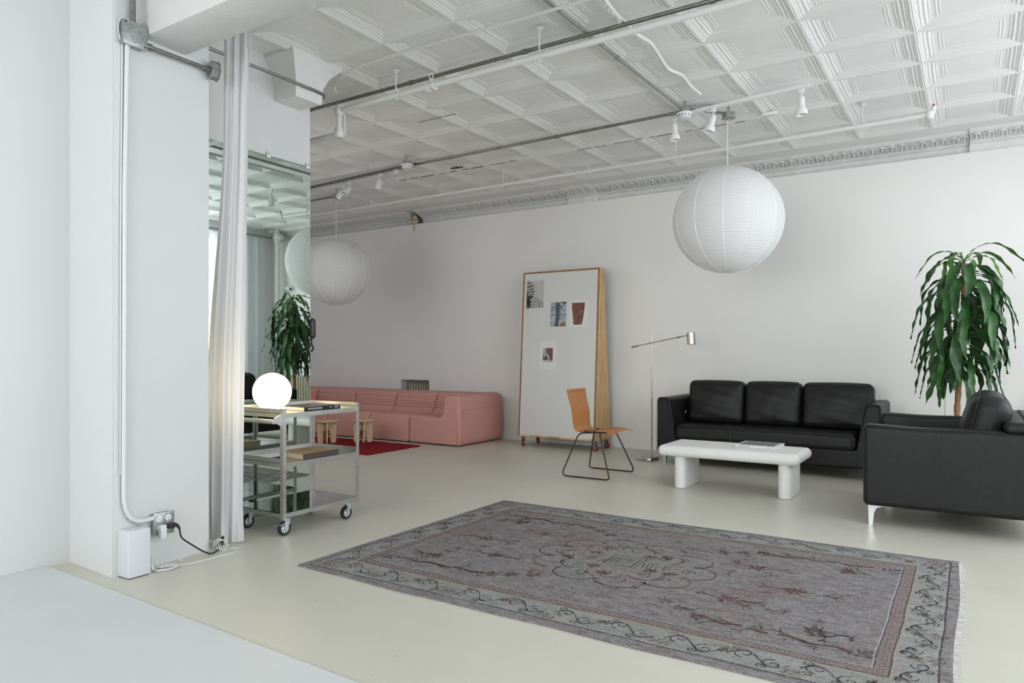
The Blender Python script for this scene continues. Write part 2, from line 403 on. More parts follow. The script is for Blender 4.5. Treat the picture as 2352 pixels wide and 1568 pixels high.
# ceiling: pressed tin coffers
TX, TY, OX, OY = .5706, .5520, -3.147, 4.452
m = MB()
ZS = .62
prof = [(0, -.004), (.007, -.007), (.013, -.001), (.019, .001), (.024, .005), (.033, .011), (.036, .0085), (.040, .009), (.044, .014), (.054, .0195), (.059, .016), (.065, .016), (.069, .021), (.078, .0265), (.081, .024), (.085, .0245), (.088, .029), (.098, .031), (.112, .031), (.115, .028), (.121, .028), (.124, .031), (.131, .031), (.134, .0285), (.139, .0285), (.142, .0315)]
def thick(p):
    a = mnoise.noise(Vector((p[0]*9, p[1]*9, 0)))*.0016+mnoise.noise(Vector((p[0]*38, p[1]*38, 4)))*.0010
    b = mnoise.noise(Vector((p[0]*5, p[1]*5, 9)))*.0035
    return (p[0]+b, p[1]+b*.6, p[2]+a)
NS = 7
for i in range(-12, 9):
    for j in range(-4, 5):
        x0 = OX+i*TX; y0 = OY+j*TY; x1 = x0+TX; y1 = y0+TY
        if x0 > XW: continue
        rings = []
        for d, z in prof:
            cs = [(x0+d, y0+d), (x1-d, y0+d), (x1-d, y1-d), (x0+d, y1-d)]; rg = []
            for q in range(4):
                a, b_ = cs[q], cs[(q+1) % 4]
                for k in range(NS): rg.append(m.bm.verts.new(thick((a[0]+(b_[0]-a[0])*k/NS, a[1]+(b_[1]-a[1])*k/NS, ZC+z*ZS))))
            rings.append(rg)
        for a, b_ in zip(rings, rings[1:]):
            for q in range(4*NS): m.bm.faces.new([a[q], a[(q+1) % (4*NS)], b_[(q+1) % (4*NS)], b_[q]])
        m.bm.faces.new(rings[-1])
y5 = OY+5*TY
m.quad([(XL, y5, ZC), (XW, y5, ZC), (XW, YB+.1, ZC), (XL, YB+.1, ZC)])
m.box(XL-.2, XW+.2, 2.2, YB+.3, 3.2, 3.26)
m.mi = 1
random.seed(11)
def crack(x0, x1, yy, w0=.003):
    x = x0
    while x < x1:
        l_ = random.uniform(.03, .16); w_ = w0*random.uniform(.4, 1.6); o_ = random.uniform(-.006, .006)
        m.box(x, min(x1, x+l_), yy+o_-w_, yy+o_+w_, ZC-.0085, ZC-.006)
        x += l_+random.uniform(-.01, .12)
crack(-5.6, -3.9, 6.092); crack(-3.2, -1.6, 6.105); crack(-3.95, -3.55, 4.64, .002)
m.box(-4.66, -4.56, 5.99, 6.02, ZC-.004, ZC+.002); m.box(-4.60, -4.52, 6.01, 6.028, ZC-.004, ZC+.002); m.box(-3.50, -3.18, 4.72, 4.724, ZC+.024, ZC+.027)
struct(m.build('ceiling', [mTin, mDark], ang=16), 'white pressed tin ceiling')
m = MB(); m.box(-4.2, XW+.2, YF-.2, 2.26, 3.12, 3.26); struct(m.build('ceiling', mPlaster), 'plain ceiling above the camera')
m = MB(); m.box(-3.53, XW, 1.995, 2.245, 2.685, 3.13, bev=.008); struct(m.build('trim_2', mPlaster), 'white ceiling beam')
# capital on the mirror wall
m = MB()
def cap(u_, v_): pass
secs = [(2.79, -3.745, 3.16, 3.372), (2.80, -3.74, 3.155, 3.377), (2.90, -3.735, 3.15, 3.385), (2.97, -3.715, 3.125, 3.42), (3.02, -3.68, 3.09, 3.47), (3.055, -3.67, 3.07, 3.50), (3.12, -3.67, 3.07, 3.50)]
rg = [[m.bm.verts.new(p) for p in ((-3.96, y0, z), (x, y0, z), (x, y1, z), (-3.96, y1, z))] for z, x, y0, y1 in secs]
for a, b_ in zip(rg, rg[1:]):
    for q in range(4): m.bm.faces.new([a[q], a[(q+1) % 4], b_[(q+1) % 4], b_[q]])
m.bm.faces.new(rg[0]); m.bm.faces.new(rg[-1])
struct(m.build('trim_3', mPlaster, ang=25), 'thickly painted capital above the mirror')
# cornice along the back wall
m = MB()
blocks = [(XL, -6.62, 0.), (-6.45, -4.12, 0.), (-4.12, -3.72, .05), (-3.72, -.02, 0.), (-.02, .55, .05), (.55, XW, 0.)]
for a, b_, p in blocks:
    y = YB+.065-p*.9
    pr = [(y-.21, ZC+.004), (y-.20, ZC-.010), (y-.172, ZC-.020), (y-.165, ZC-.024), (y-.158, ZC-.024), (y-.11, ZC-.034), (y-.05, ZC-.062), (y-.045, ZC-.068), (y-.03, ZC-.070), (y-.03, ZC-.080), (y-.012, ZC-.084), (y, ZC-.095), (y, 2.80), (y+.05, 2.80), (y+.05, ZC+.004)]
    m.prism(pr, a, b_, 'x')
    n = int((b_-a)/.082)
    for k in range(n):
        xc = a+(b_-a)*(k+.5)/n
        def P(t, s_):       # t across 0..1 down the sloped band, s_ along x
            return Vector((xc+s_, y-.156+.104*t, ZC-.027-.036*t**1.3-.003))
        arch = [P(.98, -.031), P(.5, -.035)]+[P(.42-.38*math.sin(PI*q/6), -.035*math.cos(PI*q/6)) for q in range(1, 6)]+[P(.5, .035), P(.98, .031)]
        inner = [P(.95, -.018), P(.5, -.022)]+[P(.45-.24*math.sin(PI*q/6), -.022*math.cos(PI*q/6)) for q in range(1, 6)]+[P(.5, .022), P(.95, .018)]
        m.tube(inner, .0035, 5)
        m.tube(arch, .0062, 5)
        m.tube([P(.35, 0), P(.6, 0), P(.95, 0)], [.006, .012, .005], 6); m.tube([P(.05, -.041), P(.6, -.041), P(.95, -.041)], [.006, .004, .003], 5)
struct(m.build('trim_4', mCorn, ang=40), 'egg and dart cornice above the back wall')
# small valve in the cornice gap
r_ = thing('sprinkler_valve', (-6.55, YB+.0, 2.78), 'cream pipe valve poking out of the gap in the far cornice', 'valve')
m = MB(); m.tube([(-6.55, YB-.02+.04, 2.80), (-6.55, YB+.02, 3.02)], .03, 12); m.tube([(-6.55, YB+.02, 2.96), (-6.55, YB+.02, 2.985)], .042, 12); m.build('pipe', mRadi, r_)
m = MB(); m.tube([(-6.62, YB-.01, 2.93), (-6.48, YB-.01, 2.93)], .022, 12); m.tube([(-6.635, YB-.01, 2.93), (-6.61, YB-.01, 2.93)], .034, 12); m.build('cross_fitting', mRadi, r_)

# ------------------------------------------------------------------ mirror
r_ = thing('wall_mirror_panel', (-3.95, 2.93, 0.02), 'tall frameless mirror covering the wall behind the cart and curtain', 'mirror')
# sheet turned half a degree about its far edge
th = math.radians(.45)
def MX(y): return -3.945+(3.455-y)*math.tan(th)*-1*-0
m = MB()
xa = -3.9465; y0m, y1m = 2.42, 3.458
xs0 = xa; xs1 = xa
dx = (y1m-y0m)*math.tan(th)
m.prism([(xa-.004, y0m), (xa, y0m), (xa, y1m), (xa-.004, y1m)], .012, 2.412, 'z')
m.build('mirror_glass', mMirror, r_, smooth=False)
m = MB(); m.prism([(xa-.0065, y0m-.001), (xa-.0045, y0m-.001), (xa-.0045, y1m+.002), (xa-.0065, y1m+.002)], .010, 2.414, 'z'); m.build('backing', mBlackM, r_, smooth=False)
for y in (3.10, 3.435):
    m = MB(); m.box(xa-.003, xa+.006, y-.014, y+.014, 2.398, 2.438, bev=.002); m.mi = 1; m.tube([(xa+.004, y, 2.424), (xa+.008, y, 2.424)], .004, 8); m.build('clip', [mWhite, mBlackM], r_)

r_ = thing('hanging_holder', (-3.99, 3.50, 1.10), 'small rounded black object hanging at the far edge of the mirror', 'holder')
m = MB(); m.soft((-3.99, 3.492, 1.268), (.045, .028, .075), .026, k=5); m.build('body', mBlackM, r_)
m = MB(); m.tube(smoothpath([(-3.97, 3.49, 1.20), (-3.965, 3.485, 1.16), (-3.965, 3.50, 1.125), (-3.975, 3.488, 1.105)], 5), .007, 8); m.build('hook', mBlackM, r_)
# ------------------------------------------------------------------ pillar services
r_ = thing('junction_box', (-3.50, 1.93, 2.60), 'square galvanised junction box high on the pillar', 'junction box')
m = MB(); m.box(-3.515, -3.462, 1.873, 1.985, 2.605, 2.715, bev=.008); m.build('box_body', mGalv, r_)
m = MB(); m.box(-3.462, -3.457, 1.868, 1.99, 2.60, 2.72, bev=.002); m.build('cover_plate', mGalv, r_)
for z, y in ((2.708, 1.88), (2.612, 1.978)):
    m = MB(); m.tube([(-3.458, y, z), (-3.453, y, z)], .004, 8); m.build('screw', mBlackM, r_)
m = MB(); m.tube([(-3.475, 1.925, 2.715), (-3.475, 1.925, 3.12)], .013, 12)
tag(m.build('steel_conduit', mConduit), 'grey conduit rising from the square box on the pillar to the ceiling', 'conduit')
m = MB(); m.tube([(-3.475, 1.985, 2.63), (-3.51, 2.37, 2.645)], .011, 12); m.tube([(-3.476, 1.99, 2.63), (-3.478, 2.02, 2.631)], .017, 12); m.tube([(-3.507, 2.34, 2.644), (-3.51, 2.37, 2.645)], .017, 12)
tag(m.build('steel_conduit', mConduit), 'short level conduit joining the square box to the octagonal box on the pillar', 'conduit')
r_ = thing('octagon_box', (-3.51, 2.405, 2.645), 'octagonal steel box jutting past the pillar edge near the curtain', 'junction box')
m = MB(); m.lathe([(.046, 0), (.05, .004), (.05, .036)], (-3.51, 2.37, 2.645), (.25, 1, 0), 8); m.build('box_body', mGalv, r_, ang=20)
m = MB(); m.lathe([(.0535, .037), (.0535, .043), (.02, .043)], (-3.51, 2.37, 2.645), (.25, 1, 0), 8); m.build('cover_plate', mGalv, r_, ang=20)
m = MB(); pth = [(-3.487, 1.905, 2.61), (-3.487, 1.893, 1.9), (-3.487, 1.89, 1.0), (-3.487, 1.888, .40)]+bez((-3.487, 1.888, .40), (-3.487, 1.89, .225), (-3.49, 2.035, .255), 8)
m.tube(pth, .012, 12); tag(m.build('painted_conduit', mPipe), 'white painted conduit running down the pillar edge to the outlet', 'conduit')
m = MB(); m.tube(smoothpath([(-3.496, 1.885, 2.60), (-3.496, 1.866, 2.66), (-3.494, 1.87, 2.72), (-3.49, 1.90, 2.735), (-3.487, 1.95, 2.73), (-3.495, 1.99, 2.70)]), .004, 6)
m.tube([(-3.498, 1.885, 2.60), (-3.496, 1.876, 1.6), (-3.496, 1.874, .5)], .004, 6)
tag(m.build('cable', mCord), 'thin white cable looping over the square box and down the pillar edge', 'cable')
r_ = thing('outlet_box', (-3.51, 2.09, .165), 'four-socket galvanised outlet box low on the pillar', 'outlet')
m = MB(); m.box(-3.54, -3.485, 2.040, 2.140, .168, .272, bev=.004); m.build('box_body', mGalv, r_)
m = MB(); m.box(-3.485, -3.480, 2.034, 2.146, .163, .277, bev=.002); m.build('cover_plate', mGalv, r_)
for y in (2.066, 2.112):
    for z in (.245, .200):
        m = MB(); m.lathe([(.0, 0), (.0165, 0), (.0165, .004), (.015, .005), (0, .005)], (-3.4805, y, z), (1, 0, 0), 20, caps=False)
        s_ = m.build('socket', mWhite, r_)
        m = MB(); m.box(-3.4756, -3.475, y-.007, y-.005, z-.001, z+.008); m.box(-3.4756, -3.475, y+.005, y+.007, z-.001, z+.008); m.tube([(-3.4757, y, z-.008), (-3.475, y, z-.008)], .0025, 8); m.build('slots', mBlackM, s_)
r_ = thing('usb_charger', (-3.465, 2.066, .16), 'white plug-in charger block in the left column of the outlet', 'charger')
m = MB(); m.box(-3.475, -3.443, 2.052, 2.083, .150, .218, bev=.003); m.build('charger_body', mCord, r_)
m = MB(); m.tube(smoothpath([(-3.46, 2.067, .150), (-3.462, 2.072, .115), (-3.468, 2.10, .09), (-3.474, 2.135, .05), (-3.478, 2.165, .020), (-3.476, 2.19, .005)]), .0028, 6); m.build('cord', mCord, r_)
r_ = thing('power_plug', (-3.46, 2.112, .19), 'black angled plug with its cord trailing from the outlet along the floor', 'plug')
m = MB(); m.soft((-3.462, 2.116, .205), (.013, .022, .014), .010); m.tube(bez((-3.462, 2.125, .208), (-3.455, 2.15, .21), (-3.452, 2.158, .175)), [.012, .011, .010, .009, .008, .006, .005]); m.build('plug_body', mBlackC, r_)
m = MB(); m.tube(smoothpath([(-3.452, 2.158, .178), (-3.46, 2.175, .13), (-3.465, 2.24, .075), (-3.47, 2.30, .03), (-3.47, 2.345, .006), (-3.475, 2.38, .006), (-3.49, 2.41, .010)]), .0042, 8); m.build('cord', mBlackC, r_)
r_ = thing('power_supply_box', (-3.47, 1.92, 0), 'upright lavender-white box standing on the floor against the pillar corner', 'box')
m = MB(); m.box(-3.520, -3.408, 1.866, 1.978, .004, .232, bev=.005, seg=3); m.build('box_body', mMeter, r_)
m = MB(); m.box(-3.515, -3.415, 1.872, 1.972, 0, .004); m.build('base', mRubber, r_)
# coiled cords
m = MB(); pts = []
for k in range(60):
    t = k/60*2*PI*2.6; rr_ = .052+.006*math.sin(k*.7)
    pts.append((-3.435+rr_*.75*math.cos(t)+.01*k/60, 2.07+rr_*1.15*math.sin(t), .005+.004*(k/60)))
pts += [(-3.40, 2.16, .005), (-3.39, 2.25, .004), (-3.385, 2.40, .004), (-3.40, 2.46, .004), (-3.44, 2.50, .004), (-3.47, 2.47, .004)]
m.tube(smoothpath(pts, 3), .003, 6); tag(m.build('cable', mCord), 'white cable coiled on the floor beside the lavender-white box', 'cable')
m = MB(); m.tube(smoothpath([(-3.40, 1.985, .02), (-3.44, 2.00, .06), (-3.47, 2.02, .065), (-3.45, 2.035, .02), (-3.44, 2.06, .006)], 5), .003, 6)
tag(m.build('cable', mCord), 'thin white cable rising loosely against the foot of the pillar', 'cable')
m = MB()
for q in range(3):
    pts = [(-3.50+.010*math.cos(t)+.010*q, 2.42+.024*math.cos(t+.2*q)+.006*q, .036+.030*math.sin(t)-.003*q) for t in [k/14*2*PI for k in range(14)]]
    m.tube(pts, .0026, 6, closed=True)
tag(m.build('cable', mCord), 'bundle of white cable tied at the foot of the curtain', 'cable')
m = MB(); m.tube(smoothpath([(-3.515, 2.405, .012), (-3.49, 2.42, .05), (-3.50, 2.445, .072), (-3.485, 2.43, .03)], 5), .006, 8)
tag(m.build('cable_tie', mBlackC), 'black strap holding the white cable bundle', 'strap')

# ------------------------------------------------------------------ curtain beside the mirror
rgt = Vector((.8393, .5437, 0)); fwd = Vector((-.5437, .8393, 0))
m = MB()
def cur(a, t):
    z = .012+t*2.945
    q_ = max(0., min(1., (t-.3)/.5)); left = -.125+.075*q_*q_*(3-2*q_); right = .0986
    s_ = left+(right-left)*a
    fold = .016*math.sin(a*2*PI*3.2+.6*math.sin(t*3)+.5)+.006*math.sin(a*2*PI*7.3+2*t)
    fold *= (.8+.4*(1-t)); fold += .045*(1-a)*(1-t)
    if t < .07: fold += .02*math.sin(a*9)*(1-t/.07); s_ += .008*math.sin(a*14)*(1-t/.07)
    c0 = Vector((-3.575, 2.488, 0))+rgt*(.014+.050*t-.012)
    p = c0+rgt*s_+fwd*(fold+.02); p.z = z+.012*math.sin(a*11)*(1 if t > .97 else 0)
    return p
m.grid(cur, 70, 60)
r_ = thing('curtain', (-3.64, 2.60, .012), 'tall white cotton curtain gathered between the pillar and the mirror', 'curtain')
m.build('curtain_fabric', mCurt, r_, ang=80)
m = MB()
def flap(a, t):
    c0 = Vector((-3.575, 2.488, 0))+rgt*(.125+.045*a)+fwd*(.02-.02*a*t)
    return Vector((c0.x, c0.y, 2.83+.11*t+.03*a*math.sin(t*3)+.035*a*t))
m.grid(flap, 8, 8); m.build('header_flap', mCurt, r_, ang=80)
r_ = thing('curtain_track', (-3.6, 2.62, 2.985), 'white ceiling curtain rail with hooks running along the beam', 'curtain rail')
m = MB(); m.box(-3.93, XW-.01, 2.545, 2.57, 2.985, 3.01); m.build('rail', mPipe, r_)
for x in (-3.80, -3.72, -3.66, -3.60, -3.54, -3.48, -3.40):
    m = MB(); m.tube(smoothpath([(x, 2.557, 2.985), (x+.008, 2.557, 2.978), (x, 2.561, 2.969), (x-.01, 2.557, 2.974)], 4), .003, 6); m.build('hook', mConduit, r_)
m = MB(); m.tube([(-3.72, 2.43, 2.862), (-3.72, 3.30, 2.862)]+bez((-3.72, 3.30, 2.862), (-3.72, 3.42, 2.862), (-3.80, 3.43, 2.862), 5)+[(-3.95, 3.47, 2.86)], .010, 10)
tag(m.build('steel_conduit', mConduit), 'thin steel tube passing in front of the capital and bending behind it', 'conduit')

# ------------------------------------------------------------------ window curtains (seen in the mirror)
gy = [(5.20, 7.28), (3.05, 5.22), (.9, 3.07), (-1.25, .92), (-3.4, -1.23)]
labs = ['sheer white curtain nearest the back corner, seen in the mirror', 'second sheer white curtain from the back corner', 'third sheer white curtain from the back corner', 'fourth sheer white curtain from the back corner', 'sheer white curtain farthest from the back corner']
for (a, b_), lb in zip(gy, labs):
    m = MB()
    m.grid(lambda u_, v_, a=a, b_=b_: Vector((1.46+.022*math.sin(u_*2*PI*11+a)+.010*math.sin(u_*2*PI*4.3), a+(b_-a)*u_,   .10+2.79*v_)), 150, 4)
    tag(m.build('sheer_curtain', mSheer, ang=80), lb, 'curtain')
m = MB(); m.tube([(1.46, -3.5, 2.925), (1.46, 7.4, 2.925)], .012, 8)
for y in (-3, -1, 1, 3, 5, 7.3): m.tube([(1.46, y, 2.925), (1.46, y, 3.06)], .006, 6)
tag(m.build('curtain_rod', mConduit), 'long dark curtain rod in front of the windows', 'curtain rod')
r_ = thing('corner_riser', (1.36, 7.46, 0), 'vertical white riser pipe with valve in the back corner, seen in the mirror', 'pipe')
m = MB(); m.tube([(1.36, 7.44, 0), (1.36, 7.44, ZC)], .036, 14); m.build('pipe', mPipe, r_)
m = MB(); m.tube([(1.36, 7.44, 2.84), (1.36, 7.44, 2.99)], .055, 14); m.tube([(1.26, 7.44, 2.93), (1.42, 7.44, 2.93)], .042, 14); m.build('valve', mPipe, r_)
r_ = thing('security_camera', (1.2, YB-.06, 2.1), 'small white security camera on the back wall, seen in the mirror', 'camera')
m = MB(); m.tube([(1.20, YB, 2.13), (1.20, YB-.04, 2.13)], .02, 12); m.tube([(1.16, YB-.07, 2.11), (1.26, YB-.07, 2.13)], .028, 12); m.build('camera_body', mWhite, r_)
m = MB(); m.tube([(1.157, YB-.07, 2.1094), (1.163, YB-.07, 2.111)], .02, 12); m.build('lens', mBlackM, r_)
def radiator(name, x0, x1, y, z1, n, label, z0=.06, axis='x', depth=.08):
    r = thing(name, ((x0+x1)/2, y, 0) if axis == 'x' else (y, (x0+x1)/2, 0), label, 'radiator')
    for k in range(n):
        c = x0+(x1-x0)*(k+.5)/n; m_ = MB(); w_ = (x1-x0)/n*.34
        for dy in (-depth/2, depth/2):
            p = [(0, dy, z0), (0, dy, z1-.02)]
            m_.tube([(c, y+dy, z0), (c, y+dy, z1-.03)] if axis == 'x' else [(y+dy, c, z0), (y+dy, c, z1-.03)], w_*.8, 8)
        arc = [(-depth/2*math.cos(PI*q/8), z1-.03+.03*math.sin(PI*q/8)) for q in range(9)]
        m_.tube([(c, y+d, z) if axis == 'x' else (y+d, c, z) for d, z in arc], w_*.8, 8)
        m_.tube([(c, y-depth/2, z0+.03), (c, y+depth/2, z0+.03)] if axis == 'x' else [(y-depth/2, c, z0+.03), (y+depth/2, c, z0+.03)], w_*.9, 8)
        m_.build('fin', mRadi, r)
    for z in (z0+.04, z1-.06):
        m_ = MB(); m_.tube([(x0, y, z), (x1, y, z)] if axis == 'x' else [(y, x0, z), (y, x1, z)], .014, 8); m_.build('header_pipe', mRadi, r)
    for e in (x0+.01, x1-.01):
        m_ = MB(); m_.tube([(e, y, 0), (e, y, z0+.05)] if axis == 'x' else [(y, e, 0), (y, e, z0+.05)], .014, 8); m_.build('foot', mRadi, r)
    return r
radiator('radiator', -6.745, -6.33, YB+.14, .668, 9, 'cream finned radiator inside the wall niche above the pink sofa', z0=.16)
ch = bpy.data.objects['radiator']
radiator('radiator', .50, 1.20, YB-.12, .74, 12, 'cream column radiator under the back corner, seen in the mirror', depth=.10)
r_ = thing('light_switch', (-6.30, 7.6, .6), 'x', 'x'); bpy.data.objects.remove(r_)

# ------------------------------------------------------------------ ceiling services
def sc(x, y, z0, z1):
    k = (z1-1.09)/(z0-1.09); return x*k, y*k, z1
m = MB(); m.tube([(XL, 3.83, 3.005), (XW, 3.83, 3.005)], .013, 10)
for x in (-3.35, -2.4, -1.2, 0): m.tube([(x, 3.83, 3.005), (x+.03, 3.83, 3.005)], .017, 10)
tag(m.build('steel_conduit', mConduit), 'dark steel conduit along the ceiling beside the thick white sprinkler pipe', 'conduit')
m = MB(); m.tube([(-9.7, 5.80, 3.005), (-6.40, 5.63, 3.005), (-4.75, 5.51, 3.005), (-1.93, 5.46, 3.005)], .012, 10)
m.tube([(-6.8, 5.70, 3.03), (-4.76, 5.55, 3.03)], .010, 8)
for x, y in ((-3.1, 5.482), (-4.3, 5.50)): m.tube([(x, y, 3.005), (x+.03, y, 3.005)], .016, 10)
tag(m.build('steel_conduit', mConduit), 'steel conduit linking the two smoke detectors', 'conduit')
m = MB(); m.tube([(-1.965, 2.3, 3.02), (-1.945, 4.27, 3.02), (-1.92, 5.45, 3.015)], .013, 10); m.tube([(-1.945, 4.25, 3.02), (-1.9445, 4.28, 3.02)], .017, 10)
tag(m.build('steel_conduit', mGalv), 'grey conduit crossing the ceiling towards the near smoke detector', 'conduit')
m = MB(); m.tube([(-1.90, 5.48, 3.035), (-1.70, 5.54, 3.035)], .012, 8); m.tube([(-1.88, 5.50, 3.035), (-1.68, 5.72, 3.02)], .012, 8); tag(m.build('steel_conduit', mGalv), 'short grey conduits between the near smoke detector and the near lantern box', 'conduit')
m = MB(); m.tube([(-9.7, 6.20, 3.0), (-6.55, 6.08, 3.0)], .012, 8); tag(m.build('steel_conduit', mConduit), 'conduit stub ending at the far lantern box', 'conduit')
m = MB(); m.tube(smoothpath([(-3.86, 3.62, 2.98), (-3.78, 3.53, 2.99), (-3.5, 3.42, 2.99), (-3.28, 3.39, 2.99), (-3.0, 3.39, 2.99)], 5)+[Vector((-1.5, 3.43, 2.99)), Vector((XW, 3.46, 2.99))], .010, 8)
tag(m.build('painted_conduit', mPipe), 'thin white painted conduit bending towards the capital', 'conduit')
m = MB(); pts = smoothpath([(-1.68, 3.45, 3.03), (-1.70, 3.70, 3.02), (-1.71, 3.86, 3.035), (-1.70, 3.98, 3.015), (-1.69, 4.22, 3.03), (-1.73, 4.60, 3.02), (-1.70, 4.80, 3.03), (-1.71, 5.00, 3.025), (-1.70, 5.20, 3.02)], 6)
m.tube(pts, .013, 8)
for k in range(26):
    t = pts[int(k*.85)]; m.tube([t, t+Vector((random.uniform(-.015, .015), random.uniform(-.01, .01), -.02-.02*random.random()))], [.006, .002], 5)
tag(m.build('painted_cable', mPipe, ang=60), 'knobbly paint-caked white cable strip crossing the ceiling near the grey conduit', 'cable')
def pipe_run(name, pts, r, label, hang, hz):
    root = thing(name, pts[0], label, 'pipe'); q = MB(); q.tube(pts, r, 12); q.build('pipe', mPipe, root)
    for x, y, z in hang:
        h = MB(); h.lathe([(.003, 0), (.028, 0), (.028, -.006), (.010, -.012), (.006, -.018)][::-1], (x, y, hz), (0, 0, 1), 12); h.tube([(x, y, hz-.01), (x, y, z+.03)], .005, 8)
        h.tube([(x, y, z+.035), (x, y, z+.01)], .008, 8)
        h.tube([(x, y+(r+.006)*math.sin(t), z+(r+.006)*math.cos(t)) for t in [-1.2+k/10*4.6 for k in range(11)]], .005, 6); h.build('hanger', mPipe, root)
    return root
pp = [(1.40, 3.64, 2.885), (-3.93, 3.72, 2.885)]
rt = pipe_run('sprinkler_pipe', pp, .020, 'thick white sprinkler pipe beside the dark conduit with a dropped elbow', [(-2.20, 3.70, 2.885), (-3.37, 3.715, 2.885), (-.6, 3.67, 2.885)], ZC)
m = MB(); m.tube([(-3.93, 3.72, 2.90), (-3.94, 3.72, 2.71)], .020, 12); m.tube([(-3.94, 3.72, 2.71), (-9.7, 3.80, 2.71)], .022, 12); m.build('drop_pipe', mPipe, rt)
for z in (2.885, 2.72):
    m = MB(); m.soft((-3.935, 3.72, z), (.036, .036, .036), .03); m.tube([(-3.935, 3.72, z-.035), (-3.935, 3.72, z+.035)], .033, 12); m.build('elbow', mPipe, rt)
m = MB(); m.tube([(-3.90, 3.74, 2.87), (-3.895, 3.74, 2.70)], .006, 8); m.build('brace', mPipe, rt)
m = MB(); m.lathe([(.003, 0), (.028, 0), (.01, -.012), (.006, -.02)][::-1], (-4.42, 3.78, ZC), (0, 0, 1), 12); m.tube([(-4.42, 3.78, 3.05), (-4.42, 3.78, 2.74)], .005, 8)
m.tube([(-4.42, 3.78+.03*math.sin(t), 2.71+.03*math.cos(t)) for t in [-1.2+k/10*4.6 for k in range(11)]], .005, 6); m.build('hanger', mPipe, rt)
def sprinkler_head(root, x, y, z):
    h = MB(); h.tube([(x, y, z), (x, y, z+.05)], .012, 8); h.tube([(x-.035, y, z), (x-.022, y, z)], .032, 12); h.tube([(x+.022, y, z), (x+.035, y, z)], .032, 12)
    h.tube([(x-.014, y, z+.05), (x-.016, y, z+.075), (x, y, z+.085), (x+.016, y, z+.075), (x+.014, y, z+.05)], .004, 6); h.lathe([(.002, .086), (.018, .088), (.002, .09)], (x, y, z), (0, 0, 1), 12); h.build('sprinkler_head', mPipe, root)
sprinkler_head(rt, -3.05, 3.71, 2.885)
rt = pipe_run('sprinkler_pipe', [(-.27, 6.20, 2.888), (-2.3, 6.28, 2.888), (-9.7, 6.38, 2.888)], .019, 'white sprinkler pipe running along the ceiling near the cornice', [(-.73, 6.22, 2.888), (-2.28, 6.28, 2.888), (-4.20, 6.31, 2.888), (-6.55, 6.34, 2.888)], ZC)
m = MB(); m.soft((-.27, 6.20, 2.888), (.03, .03, .034), .028); m.tube([(-.25, 6.20, 2.89), (-.245, 6.20, 2.945)], .018, 10); m.build('elbow', mPipe, rt)
m = MB(); m.tube([(-.245, 6.20, 2.945), (-.245, 6.20, 2.96)], .009, 8); m.build('sprinkler_tip', mRedWh, rt)
sprinkler_head(rt, -3.18, 6.30, 2.888); sprinkler_head(rt, -6.15, 6.335, 2.888)
def octa(x, y, z, label):
    r = thing('lantern_box', (x, y, z), label, 'junction box')
    m_ = MB(); m_.lathe([(.052, 0), (.052, .04)], (x, y, z), (0, 0, 1), 8); m_.tube([(x, y, z+.04), (x, y, ZC+.03)], .008, 8); m_.build('box_body', mGalv, r, ang=20)
    m_ = MB(); m_.lathe([(.010, -.012), (.014, -.004), (.056, 0), (.056, .004)], (x, y, z-.005), (0, 0, 1), 8); m_.build('cover_plate', mGalv, r, ang=20)
def lantern(x, y, z, R, ztop, label):
    r = thing('paper_lantern', (x, y, z-R), label, 'lantern')
    m_ = MB(); nr = 52; prf = []
    a0 = math.asin(.13)
    steps = nr*4
    for k in range(steps+1):
        t = a0+(PI-2*a0)*k/steps; rib = -.0035*abs(math.sin(PI*k/4))**.6 * -1
        rr_ = R+.0022*abs(math.sin(PI*k/4))
        prf.append((rr_*math.sin(t), -rr_*math.cos(t)*.985))
    m_.lathe(prf, (x, y, z), (0, 0, 1), 48, caps=False); m_.build('paper_shade', mLant, r, ang=80)
    m_ = MB()
    for q in range(12):
        phi = q*PI/6+.2
        m_.tube([(x+(R+.0012)*math.sin(t)*math.cos(phi), y+(R+.0012)*math.sin(t)*math.sin(phi), z-(R+.0012)*math.cos(t)*.985) for t in [a0+(PI-2*a0)*k/28 for k in range(29)]], .0028, 5)
    m_.build('paper_seams', mSeamW, r, ang=80)
    for sg in (-1, 1):
        m_ = MB(); m_.tube([(x+.13*R*math.cos(t), y+.13*R*math.sin(t), z+sg*R*.975) for t in [k/24*2*PI for k in range(24)]], .0025, 6, closed=True)
        m_.build('rim_ring', mWhite, r)
    m_ = MB(); m_.tube([(x, y, z+R*.6), (x, y, ztop)], .0035, 6)
    m_.lathe([(.02, 0), (.02, .06)], (x, y, z+R*.6), (0, 0, 1), 12); m_.tube([(x-.06, y, z+R*.97), (x+.06, y, z+R*.97)], .002, 6); m_.build('cord', mCord, r)
lx, ly = -.2881*5.65, 1.0049*5.65
octa(lx, ly, 2.962, 'steel box with the cord of the near paper lantern'); lantern(lx-.008, ly, 1.09+5.65*(811.7-505.5)/1632.4, .424, 2.948, 'large white paper globe lantern hanging near the centre of the loft')
l2x, l2y = -.7514*8.55, .7047*8.55
octa(l2x-.0, l2y, 2.965, 'steel box with the cord of the far paper lantern'); lantern(l2x, l2y, 1.09+8.55*(811.7-624)/1632.4, .406, 2.951, 'white paper globe lantern farther back beside the mirror edge')
